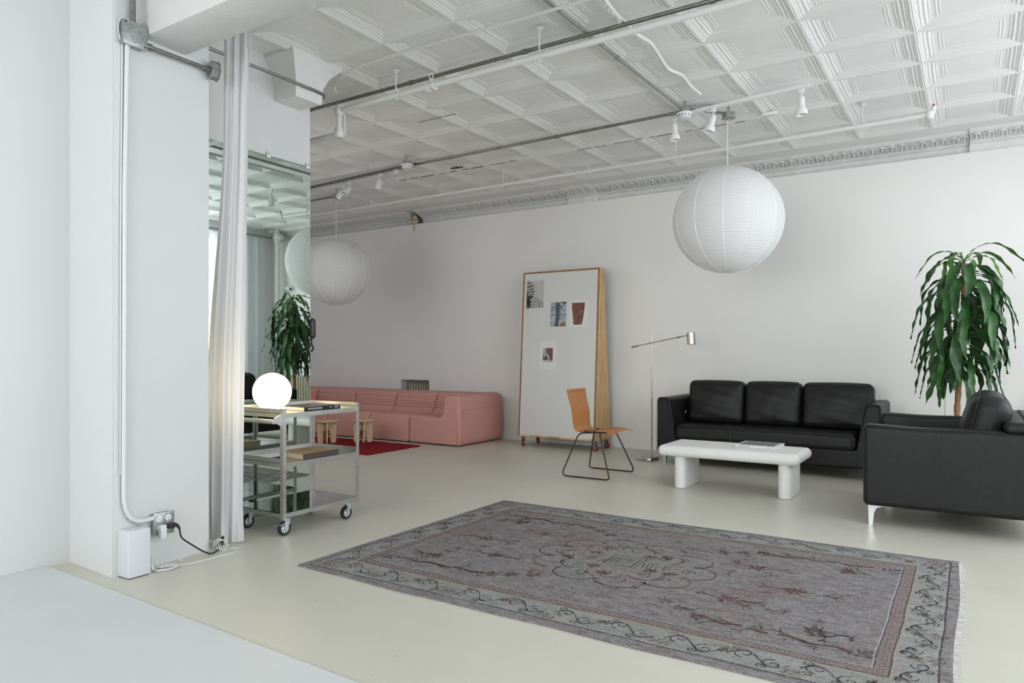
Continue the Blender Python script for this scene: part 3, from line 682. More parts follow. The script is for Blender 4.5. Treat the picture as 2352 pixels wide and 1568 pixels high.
def smoke(x, y, z, label):
    r = thing('smoke_detector', (x, y, z), label, 'smoke detector')
    m_ = MB(); m_.lathe([(.045, .0), (.045, .035)], (x, y, z), (0, 0, 1), 8); m_.tube([(x, y, z+.03), (x, y, ZC+.03)], .01, 8); m_.build('mounting_box', mGalv, r, ang=20)
    m_ = MB(); m_.lathe([(.018, -.042), (.04, -.04), (.052, -.030), (.058, -.012), (.062, -.010), (.062, 0)], (x, y, z), (0, 0, 1), 28); m_.build('cover', mWhite, r)
    m_ = MB()
    for k in range(14):
        t = k/14*2*PI; m_.box(-.003, .003, .050, .0565, -.027, -.016); 
        bmesh.ops.rotate(m_.bm, verts=m_.bm.verts[-8:], cent=(0, 0, 0), matrix=Matrix.Rotation(t, 3, 'Z'))
    m_.xf(Matrix.Translation((x, y, z))); m_.build('vents', mDark, r)
smoke(*sc(-1.889, 5.404, 2.97, 2.985), 'round white smoke detector near the three spotlights'); smoke(*sc(-4.724, 5.371, 2.97, 2.985), 'round white smoke detector on the far part of the long conduit')
# tracks and spotlights
t1 = [sc(x, y, 2.95, 3.0) for x, y in ((-2.0, 5.386), (-.955, 5.275))]
m = MB(); a, b_ = Vector(t1[0]), Vector(t1[1]); n_ = (b_-a).normalized().cross(Vector((0, 0, 1)))*.017
m.prism([(a+n_).xy, (b_+n_).xy, (b_-n_).xy, (a-n_).xy], 2.995, 3.018, 'z'); m.tube([b_+Vector((-.0, 0, .006)), b_+Vector((.03, 0, -.01))], .006, 6)
tag(m.build('light_track', mWhite), 'white light track carrying three bell-shaped spotlights', 'light track')
m = MB(); m.prism([(-6.35, 5.80), (-4.95, 5.64), (-4.95, 5.605), (-6.35, 5.765)], 2.995, 3.018, 'z')
tag(m.build('light_track', mWhite), 'white light track over the pink sofa carrying cylinder spotlights', 'light track')
mBulb = M('bulb_face', (.55, .55, .53), .25)
def spot(loc, aim, kind, label, group):
    x, y, z = loc; r = thing('spotlight', loc, label, 'spotlight', group)
    m_ = MB(); m_.box(x-.018, x+.018, y-.012, y+.012, z-.028, z, bev=.003); m_.tube([(x, y, z-.02), (x, y, z-.075)], .0055, 8); m_.build('stem', mWhite, r)
    d = Vector(aim).normalized(); top = Vector((x, y, z-.068))
    if kind == 'bell': pf = [(.010, -.012), (.021, -.006), (.0225, .01), (.0225, .055), (.026, .066), (.036, .082), (.0395, .095), (.0395, .118), (.037, .120), (.034, .10)]
    else: pf = [(.012, -.010), (.030, -.006), (.033, .0), (.033, .098), (.031, .10), (.028, .09)]
    m_ = MB(); m_.lathe(pf, top, d, 24, caps=False); m_.build('lamp_shade', mWhite, r)
    m_ = MB(); zz = pf[-1][1]-.003; rr_ = pf[-1][0]; m_.lathe([(.001, zz-.006), (rr_*.7, zz), (rr_, zz-.002)], top, d, 20, caps=False); m_.build('bulb', mBulb, r)
    return r
g1 = 'bell-shaped spotlights'; g2 = 'spotlights over the pink sofa'
spot(sc(-1.965, 5.385, 2.95, 2.995), (0.03, 0, -1), 'bell', 'white bell spotlight hanging straight down below the near smoke detector', g1)
spot(sc(-1.648, 5.352, 2.95, 2.995), (-.25, -.12, -1), 'bell', 'white bell spotlight tilted sideways next to the near lantern box', g1)
spot(sc(-1.008, 5.300, 2.95, 2.995), (.02, 0, -1), 'bell', 'white bell spotlight at the right end of its track', g1)
spot(sc(-5.137, 5.430, 2.95, 2.995), (-.30, -.2, -1), 'cyl', 'white cylinder spotlight angled left of the front-facing one', g2)
spot(sc(-4.899, 5.405, 2.95, 2.995), (.42, -.75, -.7), 'bell', 'white round spotlight facing forward under the far smoke detector', g2)
spot(sc(-5.839, 5.573, 2.95, 2.995), (-.55, -.35, -1), 'cyl', 'white cylinder spotlight partly behind another, nearest the far lantern cord', g2)
spot(sc(-5.658, 5.501, 2.95, 2.995), (-.15, -.75, -.9), 'cyl', 'white cylinder spotlight in front of its neighbour, showing its dark mouth', g2)
m = MB(); m.box(-1.45, -1.33, 6.00, 6.03, 3.035, 3.062, bev=.004); tag(m.build('patch_plate', mWhite), 'small white plate on the ceiling between the near lantern and the cornice', 'plate')

# ------------------------------------------------------------------ steel cart, globe lamp, books
cx0, cx1, cy0, cy1 = -3.865, -3.415, 2.785, 3.405
r_ = thing('service_cart', (-3.64, 3.095, 0), 'three-tier stainless steel cart on casters in front of the mirror', 'cart')
m = MB(); pw = .026; th_ = .003
for x, sx in ((cx0, 1), (cx1, -1)):
    for y, sy in ((cy0, 1), (cy1, -1)):
        m = MB()
        m.prism([(x, y), (x+sx*pw, y), (x+sx*pw, y+sy*th_), (x+sx*th_, y+sy*th_), (x+sx*th_, y+sy*pw), (x, y+sy*pw)], .105, .764, 'z')
        for z in (.752, .13, .425):
            m.tube([(x-sx*.002, y+sy*.014, z), (x, y+sy*.014, z)], .004, 8)
        m.build('post', mSteel, r_, smooth=False)
for z, nm in ((.735, 'top'), (.440, 'mid'), (.142, 'low')):
    sh_ = MB(); sh_.box(cx0+.003, cx1-.003, cy0+.003, cy1-.003, z-.0025, z); sh = sh_.build('shelf', mTray, r_, smooth=False)
    m = MB(); t_ = .004; dn = z-.027; up = z+(.030 if nm != 'low' else 0)
    m.box(cx0+.003, cx0+.003+t_, cy0+.003, cy1-.003, dn, up); m.box(cx1-.002-t_, cx1-.002, cy0+.003, cy1-.003, dn, z)
    m.box(cx0+.003, cx1-.003, cy0+.003, cy0+.003+t_, dn, up-.004*(nm != 'low')); m.box(cx0+.003, cx1-.003, cy1-.003-t_, cy1-.003, dn, up)
    m.build('rim', mSteel, sh, smooth=False)
m = MB(); m.tube([(cx0+.01, cy0-.055, .690), (cx1-.01, cy0-.055, .690)], .014, 14)
for x in (cx0+.012, cx1-.010):
    m.prism([(cy0+.004, .735), (cy0+.004, .655), (cy0-.055, .685), (cy0-.055, .71)], x-.004, x+.004, 'x')
m.build('handle', mSteel, r_)
def caster(m_name, x, y, parent, R=.043, wd=.022, mat=mRubber, brake=False, ang=0., top=.105, hub=mZinc):
    cw = MB(); d = Vector((math.cos(ang), math.sin(ang), 0)); s_ = Vector((-d.y, d.x, 0))   # wheel axle along d
    c = Vector((x, y, R))-s_*.018
    fk = MB(); fk.lathe([(.026, top-.008), (.026, top), (.02, top)], (x, y, 0), (0, 0, 1), 16)
    fk.lathe([(.018, top-.024), (.022, top-.008)], (x, y, 0), (0, 0, 1), 16)
    for sg in (-1, 1):
        p0 = Vector((x, y, top-.018))+d*sg*(wd/2+.005); pts_ = [p0-s_*(-.016), p0+s_*(-.022), c+d*sg*(wd/2+.005)+Vector((0, 0, 0))-s_*.008+Vector((0, 0, -.008)), c+d*sg*(wd/2+.005)+s_*.008+Vector((0, 0, -.008))]
        A = [fk.bm.verts.new(p+d*.0015) for p in pts_]; B = [fk.bm.verts.new(p-d*.0015) for p in pts_]
        for q in range(4): fk.bm.faces.new([A[q], A[(q+1) % 4], B[(q+1) % 4], B[q]])
        fk.bm.faces.new(A); fk.bm.faces.new(B[::-1])
    fk.tube([Vector((x, y, top-.018))-d*(wd/2+.006), Vector((x, y, top-.018))+d*(wd/2+.006)], .004, 8)
    if brake:
        e = Vector((x, y, top-.028))-s_*.03; fk.box(-.018, .018, -.028, .028, -.002, .002)
        for v in fk.bm.verts[-8:]: v.co = e+d*v.co.x+s_*v.co.y+Vector((0, 0, v.co.z+v.co.y*.3))
    k = fk.build(m_name, hub, parent)
    cw.mi = 0; cw.lathe([(R*.62, -wd*.42), (R*.95, -wd*.5), (R, -wd*.3), (R, wd*.3), (R*.95, wd*.5), (R*.62, wd*.42)], c, d, 28, caps=False)
    cw.mi = 1; cw.lathe([(.004, -wd*.56), (.012, -wd*.52), (.014, -wd*.36), (R*.50, -wd*.34), (R*.56, -wd*.46), (R*.63, -wd*.44), (R*.63, wd*.44), (R*.56, wd*.46), (R*.50, wd*.34), (.014, wd*.36), (.012, wd*.52), (.004, wd*.56)], c, d, 28)
    cw.build('wheel', [mat, hub], k)
caster('caster', cx1-.045, cy0+.065, r_, brake=True, ang=-.05); caster('caster', cx1-.050, cy1-.050, r_, ang=.0)
caster('caster', cx0+.060, cy0+.065, r_, ang=.05); caster('caster', cx0+.055, cy1-.055, r_, brake=True, ang=.1)
r_ = thing('globe_lamp', (-3.65, 2.895, .7352), 'glowing white glass globe lamp on the top shelf of the cart', 'lamp')
m = MB(); m.lathe([(.002, -.1165)]+[(.1165*math.sin(t), -.1165*math.cos(t)) for t in [.1+(PI-.1)*k/28 for k in range(28)]]+[(.002, .1165)], (-3.65, 2.895, .8535), (0, 0, 1), 40); m.build('globe', mGlobe, r_, ang=80)
m = MB(); m.lathe([(.045, 0), (.045, .012), (.035, .016)], (-3.65, 2.895, .7352), (0, 0, 1), 24); m.build('base', mWhite, r_)
def book(name, pts, z0, h, mc, mp_, msp, label, back=True):
    """pts: four corners (world xy), spine along pts[1]->pts[2]"""
    c = Vector((sum(p[0] for p in pts)/4, sum(p[1] for p in pts)/4, z0)); r = thing(name, c, label, 'book')
    t = .003
    def inset(k):
        return [(c.x+(p[0]-c.x)*k, c.y+(p[1]-c.y)*k) for p in pts]
    m_ = MB(); m_.prism(inset(.965), z0+t, z0+h-t, 'z'); m_.build('pages', mp_, r, smooth=False)
    m_ = MB(); m_.prism(pts, z0, z0+t, 'z'); m_.prism(pts, z0+h-t, z0+h, 'z'); m_.build('cover', mc, r, smooth=False)
    a, b__ = Vector((*pts[1], 0)), Vector((*pts[2], 0)); d = (b__-a).normalized(); nrm = Vector((d.y, -d.x, 0)); o_ = nrm*.004
    if (a-c.xy.to_3d()).dot(nrm) < 0: o_ = -o_
    q = [(a-o_*.3).xy, (b__-o_*.3).xy, (b__+o_*.5).xy, (a+o_*.5).xy]
    m_ = MB(); m_.prism([tuple(p) for p in q], z0+.0002, z0+h-.0002, 'z'); sp_ = m_.build('spine', msp, r, smooth=False)
    return r, sp_, a+o_*.55, d
# dark fashion book on the top shelf
bk = [(-3.700, 3.075), (-3.463, 2.985), (-3.482, 3.305), (-3.72, 3.37)]
bk = [(-3.70, 2.985), (-3.462, 2.985), (-3.482, 3.300), (-3.72, 3.300)]
r_, sp_, a, d = book('book', bk, .7352, .022, mCoverK, mPages, mSpineK, 'glossy dark book with black lettered spine lying beside the globe lamp')
def face_mtx(a, d, z):
    n = Vector((d.y, -d.x, 0)); return Matrix(((d.x, 0, n.x, a.x), (d.y, 0, n.y, a.y), (0, 1, 0, z), (0, 0, 0, 1)))
text_mesh('VINTAGE FASHION', .0155, face_mtx(a+d*.028, d, .7405), 'lettering', mInkW, sp_, xs=.95)
text_mesh('VINTAGE', .007, face_mtx(a+d*.215, d, .7435), 'lettering', mInkW, sp_)
m = MB()
for k in (.270, .290):
    p = a+d*k; m.tube([p+d*.007*math.cos(t)+Vector((0, 0, .7463+.007*math.sin(t))) for t in [q/12*2*PI for q in range(12)]], .0012, 5, closed=True)
m.build('emblem', mInkW, sp_)
bk = [(-3.665, 2.965), (-3.425, 2.945), (-3.432, 3.235), (-3.672, 3.255)]
r_, sp_, a, d = book('book', bk, .4402, .036, mBookT, mPages, mSpineB, 'thick tan book with dark brown spine on the middle shelf of the cart')
m = MB()
for k in range(4): m.box(-3.58+.003*k, -3.54, 3.07+.012*k, 3.072+.012*k, .4762, .4765)
m.build('title_lines', mSpineB, r_)

# ------------------------------------------------------------------ rug
RX0, RX1, RY0, RY1 = -2.905, -.052, 2.462, 4.372
RZ = .008
mRug = bpy.data.materials.new('rug_wool'); mRug.use_nodes = True
nt, N, L, b = nodes(mRug); b.inputs['Roughness'].default_value = .95; b.inputs['Specular IOR Level'].default_value = .1
tc = N.new('ShaderNodeTexCoord'); sx = N.new('ShaderNodeSeparateXYZ'); L.new(tc.outputs['Object'], sx.inputs[0])
hw, hh = (RX1-RX0)/2, (RY1-RY0)/2
def math_(op, a, b_=None, c=None):
    n = N.new('ShaderNodeMath'); n.operation = op
    for i, v in enumerate((a, b_, c)):
        if v is None: continue
        if isinstance(v, (int, float)): n.inputs[i].default_value = v
        else: L.new(v, n.inputs[i])
    return n.outputs[0]
def mixc(f, a, b_):
    n = N.new('ShaderNodeMix'); n.data_type = 'RGBA'
    for i, v in ((0, f), (6, a), (7, b_)):
        if isinstance(v, tuple): n.inputs[i].default_value = (*v, 1)
        elif isinstance(v, (int, float)): n.inputs[i].default_value = v
        else: L.new(v, n.inputs[i])
    return n.outputs[2]
wob = N.new('ShaderNodeTexNoise'); wob.inputs['Scale'].default_value = 2.5; L.new(tc.outputs['Object'], wob.inputs[0])
wb = math_('MULTIPLY', math_('SUBTRACT', wob.outputs[0], .5), .022)
dX1 = math_('ADD', math_('SUBTRACT', hw, sx.outputs[0]), wb)       # distance from the right end
dX0 = math_('ADD', math_('ADD', hw, sx.outputs[0]), wb)
dY = math_('ADD', math_('SUBTRACT', hh, math_('ABSOLUTE', sx.outputs[1])), wb)
# normalised border coordinate: 0 edge, 1 outer line, 2 key border start, 3 field
def rampd(d, a, b_, c):
    m1 = math_('MINIMUM', math_('DIVIDE', d, a), 1); m2 = math_('MINIMUM', math_('MAXIMUM', math_('DIVIDE', math_('SUBTRACT', d, a), b_-a), 0), 1)
    m3 = math_('MAXIMUM', math_('DIVIDE', math_('SUBTRACT', d, b_), c-b_), 0)
    return math_('ADD', math_('ADD', m1, m2), m3)
bc = math_('MINIMUM', math_('MINIMUM', rampd(dX1, .040, .185, .240), rampd(dX0, .045, .205, .262)), rampd(dY, .040, .215, .268))
def noise(scale, detail=3, st=None, src='Object', dist=0):
    n = N.new('ShaderNodeTexNoise'); n.inputs['Scale'].default_value = scale; n.inputs['Detail'].default_value = detail; n.inputs['Distortion'].default_value = dist
    if st:
        mp_ = N.new('ShaderNodeMapping'); mp_.inputs['Scale'].default_value = st; L.new(tc.outputs[src], mp_.inputs[0]); L.new(mp_.outputs[0], n.inputs[0])
    else: L.new(tc.outputs[src], n.inputs[0])
    return n.outputs[0]
def step(v, lo, hi):
    n = N.new('ShaderNodeMapRange'); n.inputs[1].default_value = lo; n.inputs[2].default_value = hi; L.new(v, n.inputs[0]); return n.outputs[0]
wear = step(noise(7, 8, (1, 3.2, 1)), .38, .64)
wear2 = step(noise(26, 6, (1, 2.2, 1)), .44, .60)
grain = noise(190, 3)
mauve = mixc(wear, (.150, .128, .135), (.225, .208, .208)); mauve = mixc(math_('MULTIPLY', wear2, .55), mauve, (.30, .295, .29))
redp = step(noise(2.2, 3), .52, .66); mauve = mixc(math_('MULTIPLY', redp, .45), mauve, (.20, .115, .12))
grey = mixc(wear, (.235, .245, .235), (.33, .34, .325)); grey = mixc(math_('MULTIPLY', wear2, .4), grey, (.24, .215, .19))
tan_ = step(noise(3.4, 2, (1, 1, 1)), .60, .70); grey = mixc(math_('MULTIPLY', tan_, .35), grey, (.30, .24, .18))
# key band: little bricks
brk = N.new('ShaderNodeTexBrick'); L.new(tc.outputs['Object'], brk.inputs[0]); brk.inputs['Scale'].default_value = 1; brk.inputs['Brick Width'].default_value = .030; brk.inputs['Row Height'].default_value = .0135; brk.inputs['Mortar Size'].default_value = .0025
brk.inputs[1].default_value = (.105, .062, .060, 1); brk.inputs[2].default_value = (.165, .11, .105, 1); brk.inputs[3].default_value = (.25, .215, .205, 1)
key = mixc(math_('MULTIPLY', wear2, .4), brk.outputs[0], (.25, .19, .18))
col = mixc(math_('GREATER_THAN', bc, .97), mauve, (.045, .04, .045)); col = mixc(math_('GREATER_THAN', bc, 1.04), col, grey)
col = mixc(math_('GREATER_THAN', bc, 1.93), col, (.34, .29, .21)); col = mixc(math_('GREATER_THAN', bc, 1.985), col, (.06, .05, .05)); col = mixc(math_('GREATER_THAN', bc, 2.06), col, key)
col = mixc(math_('GREATER_THAN', bc, 2.9), col, (.05, .04, .045)); col = mixc(math_('GREATER_THAN', bc, 2.98), col, (.34, .34, .33)); col = mixc(math_('GREATER_THAN', bc, 3.10), col, mauve)
# lighter worn halos around the motifs in the field
cen = N.new('ShaderNodeVectorMath'); cen.operation = 'LENGTH'; mpc = N.new('ShaderNodeMapping'); mpc.inputs['Scale'].default_value = (1/.52, 1/.40, 0); mpc.inputs['Location'].default_value = (.05, 0, 0); L.new(tc.outputs['Object'], mpc.inputs[0]); L.new(mpc.outputs[0], cen.inputs[0])
col = mixc(math_('MULTIPLY', math_('SUBTRACT', 1, step(cen.outputs['Value'], .55, 1.05)), .55), col, (.27, .26, .25))
# knotted grain and pale fibre flecks
col = mixc(math_('MULTIPLY', step(grain, .5, .68), .5), col, (.42, .41, .40)); col = mixc(math_('MULTIPLY', step(grain, .48, .32), .5), col, (.10, .085, .09))
streak = step(noise(5, 5, (1.2, 22, 1)), .60, .72); col = mixc(math_('MULTIPLY', streak, .35), col, (.42, .41, .40))
L.new(col, b.inputs['Base Color'])
bp = N.new('ShaderNodeBump'); bp.inputs['Strength'].default_value = .6; bp.inputs['Distance'].default_value = .003; L.new(grain, bp.inputs['Height']); L.new(bp.outputs[0], b.inputs['Normal'])
def wornmat(name, c1, c2):
    m_ = M(name, c1, .95, col2=c2, nscale=45, spec=.1, detail=5)
    return m_
mMotifK = wornmat('rug_dark_yarn', (.022, .022, .026), (.13, .125, .125)); mMotifR = wornmat('rug_rust_yarn', (.10, .045, .032), (.17, .12, .10))
random.seed(3)
ru = thing('area_rug', ((RX0+RX1)/2, (RY0+RY1)/2, 0), 'large worn mauve and grey oriental rug in the foreground', 'rug')
m = MB()
def edge_y(x, sgn):   # gently wavering long sides
    t = (x-RX0)/(RX1-RX0)
    return sgn*(.004*math.sin(x*5)+.003*math.sin(x*11+1))+(-.012*math.sin(PI*t) if sgn < 0 else 0)
nx, ny = 80, 40
def rug(u_, v_):
    x = RX0+(RX1-RX0)*u_; yl = RY0+edge_y(x, -1); yh = RY1+edge_y(x, 1)
    x += .006*math.sin(v_*9+2)*u_**8
    e = min(u_, 1-u_, v_, 1-v_); z = RZ*(1 if e > 0 else .9)+.0012*math.sin(x*4)*math.sin(v_*7)
    return Vector((x, yl+(yh-yl)*v_, z))
m.grid(rug, nx, ny)
bl = [v for v in m.bm.verts]
m2 = bmesh.ops.extrude_face_region(m.bm, geom=list(m.bm.faces)); 
for v in [g for g in m2['geom'] if isinstance(g, bmesh.types.BMVert)]: v.co.z = .0006
# motif ribbons
def ribbon(pts, w_, mi, z=RZ+.0020):
    m.mi = mi; pts = [Vector((p[0], p[1], 0)) for p in pts]; L_, R_ = [], []
    for i, p in enumerate(pts):
        t = (pts[min(i+1, len(pts)-1)]-pts[max(i-1, 0)]); t = t.normalized() if t.length else Vector((1, 0, 0)); n_ = Vector((-t.y, t.x, 0))*w_/2*(.45+.8*random.random()); zz = Vector((0, 0, z))
        L_.append(m.bm.verts.new(p+n_+zz)); R_.append(m.bm.verts.new(p-n_+zz))
    for i in range(len(pts)-1):
        if random.random() < .10: continue
        f = m.bm.faces.new([R_[i], R_[i+1], L_[i+1], L_[i]]); f.material_index = mi
def spiral(c, r0, turns, a0, hand, n=18, asp=1.):
    return [(c[0]+asp*r0*(1-k/n*.85)*math.cos(a0+hand*turns*2*PI*k/n), c[1]+r0*(1-k/n*.85)*math.sin(a0+hand*turns*2*PI*k/n)) for k in range(n+1)]
def scroll(o, t, n_, L_, W_, mi=1):
    """a running scroll of length L_ along t with width W_ along n_"""
    o = Vector(o); t = Vector(t); n_ = Vector(n_)
    wv_ = [o+t*(L_*k/16)+n_*(W_*.30*math.sin(2*PI*k/16)) for k in range(17)]
    ribbon([(p.x, p.y) for p in wv_], .0045, mi)
    for k, s_ in ((4, -1), (12, 1)):
        c = o+t*(L_*k/16)+n_*(W_*-.14*s_)
        sp_ = [(c+t*x_*1.0+n_*y_) for x_, y_ in spiral((0, 0), W_*.27, 1.25, PI/2*-s_*-1, s_, 20)]
        ribbon([(p.x, p.y) for p in sp_], .0045, mi)
    for k, s_ in ((0, 1), (8, -1)):
        c = o+t*(L_*(k+1.2)/16)+n_*(W_*.33*s_)
        sp_ = [(c+t*x_+n_*y_) for x_, y_ in spiral((0, 0), W_*.13, 1.1, 0, s_, 12)]
        ribbon([(p.x, p.y) for p in sp_], .004, mi)
def branch(c, L_, a, mi, dep=3, w_=.006):
    e = (c[0]+L_*math.cos(a), c[1]+L_*math.sin(a)); mid = (c[0]+L_*.5*math.cos(a+.15), c[1]+L_*.5*math.sin(a+.15))
    ribbon([c, mid, e], w_, mi)
    if dep > 0:
        for s_ in (-1, 1):
            branch(e, L_*.62, a+s_*random.uniform(.35, .7), mi if random.random() < .7 else 3-mi, dep-1, w_*.85)
def flower(c, R_, mi=2, _r=random):
    for q in range(9):
        a = q/9*2*PI+random.random()*.5; r1_ = R_*random.uniform(.75, 1.15)
        ribbon([(c[0]+R_*.35*math.cos(a), c[1]+R_*.35*math.sin(a)), (c[0]+r1_*.7*math.cos(a+.15), c[1]+r1_*.7*math.sin(a+.15)), (c[0]+r1_*math.cos(a+.3), c[1]+r1_*math.sin(a+.3))], R_*.20, mi)
    ribbon(spiral(c, R_*.3, 1.1, 0, 1, 10), .006, 1)
def lattice(x0, x1, y0, y1, mi=2, s_=.035):
    y = y0
    while y < y1:
        x = x0+random.random()*s_
        while x < x1:
            ribbon([(x, y), (x+s_*.9, y)], .004, mi)
            if random.random() < .7: ribbon([(x+s_*.9, y), (x+s_*.9, y+s_*.8)], .004, mi)
            x += s_*(1.1+random.random()*.5)
        y += s_*.8
for k in range(10):     # long borders
    x = RX0+.22+k*.243
    scroll((x, RY0+.128), (1, 0), (0, 1), .21, .155); scroll((x, RY1-.128), (1, 0), (0, -1), .21, .155)
    if k % 2: flower((x+.225, RY0+.14), .028); flower((x+.225, RY1-.14), .028)
    else: lattice(x+.18, x+.27, RY0+.065, RY0+.11, s_=.024); lattice(x+.18, x+.27, RY1-.10, RY1-.065, s_=.024)
for k in range(6):     # end borders
    y = RY0+.20+k*.252
    scroll((RX1-.112, y), (0, 1), (-1, 0), .22, .125); scroll((RX0+.125, y), (0, 1), (1, 0), .22, .145)
    flower((RX1-.12, y+.235), .026); lattice(RX1-.085, RX1-.045, y+.20, y+.28, s_=.022); lattice(RX0+.05, RX0+.09, y+.1, y+.18, s_=.024)
    for q in range(3): branch((RX1-.16+.03*q, y+.05*q), .022, 1.5, 1+q % 2, 1, .004); branch((RX0+.15+.02*q, y+.06*q), .024, 1.2, 1+q % 2, 1, .004)
for cxr, sgx in ((RX1, -1), (RX0, 1)):
    for cyr, sgy in ((RY0, 1), (RY1, -1)):
        lattice(min(cxr+sgx*.06, cxr+sgx*.18), max(cxr+sgx*.06, cxr+sgx*.18), min(cyr+sgy*.06, cyr+sgy*.19), max(cyr+sgy*.06, cyr+sgy*.19), s_=.026)
mc = ((RX0+RX1)/2-.05, (RY0+RY1)/2)
for rr_, nn in ((.42, 10), (.30, 8)):     # lobed medallion
    for q in range(nn):
        a = q/nn*2*PI; c = (mc[0]+rr_*.86*math.cos(a), mc[1]+rr_*.72*math.sin(a))
        ribbon([(c[0]+rr_*.30*math.cos(a+t), c[1]+rr_*.26*math.sin(a+t)) for t in [-1.7+k*.38 for k in range(10)]], .006, 1 if q % 3 else 2)
        ribbon(spiral((c[0]*.96+mc[0]*.04, c[1]*.96+mc[1]*.04), .04, 1.2, a, 1, 12), .005, 1 if q % 2 else 2)
        if q % 2: flower((mc[0]+rr_*.70*math.cos(a+.3), mc[1]+rr_*.55*math.sin(a+.3)), .038)
for k in range(4):
    s_ = .03+.022*k; ribbon([(mc[0]-s_, mc[1]-s_), (mc[0]+s_, mc[1]-s_), (mc[0]+s_, mc[1]+s_), (mc[0]-s_, mc[1]+s_), (mc[0]-s_, mc[1]-s_)], .005, 1)
for q in range(6):
    ribbon([(mc[0]-.20+q*.022, mc[1]-.06), (mc[0]-.16+q*.022, mc[1]+.06)], .004, 1); ribbon([(mc[0]+.13+q*.022, mc[1]-.06), (mc[0]+.11+q*.022, mc[1]+.04)], .004, 1)
for sgx in (-1, 1):    # vases, sprays and blossoms in the four field corners
    for sgy in (-1, 1):
        ox_ = (RX1-.30) if sgx > 0 else (RX0+.32); oy_ = mc[1]+sgy*.58
        ribbon([(ox_, oy_-.035), (ox_+sgx*.015, oy_), (ox_, oy_+.035)], .010, 1); ribbon([(ox_-sgx*.02, oy_-.02), (ox_-sgx*.02, oy_+.02)], .012, 1)
        for k in range(8): ribbon([(ox_+sgx*.02, oy_-.035+k*.01), (ox_+sgx*(.05+.01*random.random()), oy_-.04+k*.011)], .004, 1)
        x = ox_-sgx*.03; y = oy_; pts = []
        for k in range(16): pts.append((x-sgx*.035*k, y+.012*math.sin(k*1.3)+sgy*-.002*k))
        ribbon(pts, .014, 2)
        for k in range(2, 16, 2): branch(pts[k], .045, (PI if sgx > 0 else 0)+random.uniform(-1, 1), 1, 2, .005)
        for k in range(3): flower((pts[-1][0]-sgx*(.04+.09*k), pts[-1][1]-sgy*.05*k), .040)
        branch((ox_-sgx*.0, oy_-sgy*.17), .09, (PI if sgx > 0 else 0)-sgx*sgy*.4, 1, 4, .007)
        flower((ox_-sgx*.16, oy_-sgy*.13), .05); ribbon([(ox_-sgx*.03, oy_-sgy*.10), (ox_-sgx*.03, oy_-sgy*.15)], .014, 1)
        fx = mc[0]+sgx*.62; fy = mc[1]+sgy*.27
        flower((fx, fy), .05); branch((fx+.05, fy), .06, .2, 1, 2, .006); branch((fx-.05, fy), .05, PI-.3, 2, 2, .006)
for k in range(46):
    px0 = random.uniform(RX0+.35, RX1-.35); py0 = random.uniform(RY0+.33, RY1-.33)
    if abs(px0-mc[0]) < .5 and abs(py0-mc[1]) < .36: continue
    branch((px0, py0), random.uniform(.02, .045), random.uniform(0, 6.3), random.choice((1, 1, 2)), 2, .0045)
for sgx in (-1, 1):
    flower((mc[0]+sgx*.85, mc[1]), .05); branch((mc[0]+sgx*.85+.05, mc[1]), .07, .1, 1, 3, .006); branch((mc[0]+sgx*.85-.05, mc[1]), .06, PI, 2, 2, .006)
m.mi = 0
m.build('rug_pile', [mRug, mMotifK, mMotifR], ru, ang=60)
m = MB()
mFr = M('fringe_cotton', (.62, .61, .58), .9)
for k in range(420):
    y = RY0+.012+(RY1-RY0-.02)*k/420+random.uniform(-.004, .004); l_ = .010+.022*random.random(); a = random.uniform(-.5, .5); x0f = RX1+.004*math.sin((k/420)*9+2)-.004
    m.tube([(x0f-.004, y, .006), (x0f+l_*.5, y+a*.006, .004), (x0f+l_, y+a*.014, .002)], .0014, 4)
for k in range(420):
    y = RY0+.012+(RY1-RY0-.02)*k/420; l_ = .006+.006*random.random()
    m.tube([(RX0+.002, y, .005), (RX0-l_, y+random.uniform(-.004, .004), .002)], .0012, 4)
f_ = m.build('fringe', mFr, ru); f_['kind'] = 'stuff'

# ------------------------------------------------------------------ white coffee table and book
tb = thing('coffee_table', (-1.61, 5.76, 0), 'low white coffee table with rounded top and two slab legs', 'table')
m = MB()
# stadium-edged slab: every edge fully rounded
m.soft((-1.612, 5.765, .303), (.548, .262, .044), .0435, k=6, m=10); m.build('tabletop', mTable, tb, ang=60)
def stad(cx_, cy_, hx, hy, n=8):
    pts = []
    for sg in (1, -1):
        for k in range(n+1):
            t = PI*k/n; pts.append((cx_+sg*hx*math.cos(t), cy_+sg*((hy-hx)+hx*math.sin(t))))
    return pts
for x in (-1.995, -1.185):
    m = MB(); m.prism(stad(x, 5.765, .047, .205), 0.003, .275, 'z'); m.build('leg', mTable, tb, ang=40)
mPhotoC = M('grey_photo_cover', (.30, .30, .29), .35, col2=(.12, .12, .12), nscale=60, detail=8)
bk = [(-1.63, 6.00), (-1.60, 5.715), (-1.275, 5.715), (-1.285, 6.00)]
c = Vector((-1.45, 5.86, .347)); r_ = thing('book', c, 'white art book with a grey photo cover on the coffee table', 'book')
bp_ = [(-1.585, 5.715), (-1.275, 5.705), (-1.262, 5.975), (-1.572, 5.985)]
m = MB(); m.prism([(c_[0]*1, c_[1]) for c_ in [(-1.581, 5.719), (-1.278, 5.709), (-1.266, 5.971), (-1.568, 5.981)]], .3495, .3675, 'z'); m.build('pages', mPagesW, r_, smooth=False)
m = MB(); m.prism(bp_, .347, .3495, 'z'); m.prism(bp_, .3675, .370, 'z'); m.prism([bp_[0], bp_[1], (bp_[1][0], bp_[1][1]+.003), (bp_[0][0], bp_[0][1]+.003)], .347, .370, 'z'); cv = m.build('cover', mPaper, r_, smooth=False)
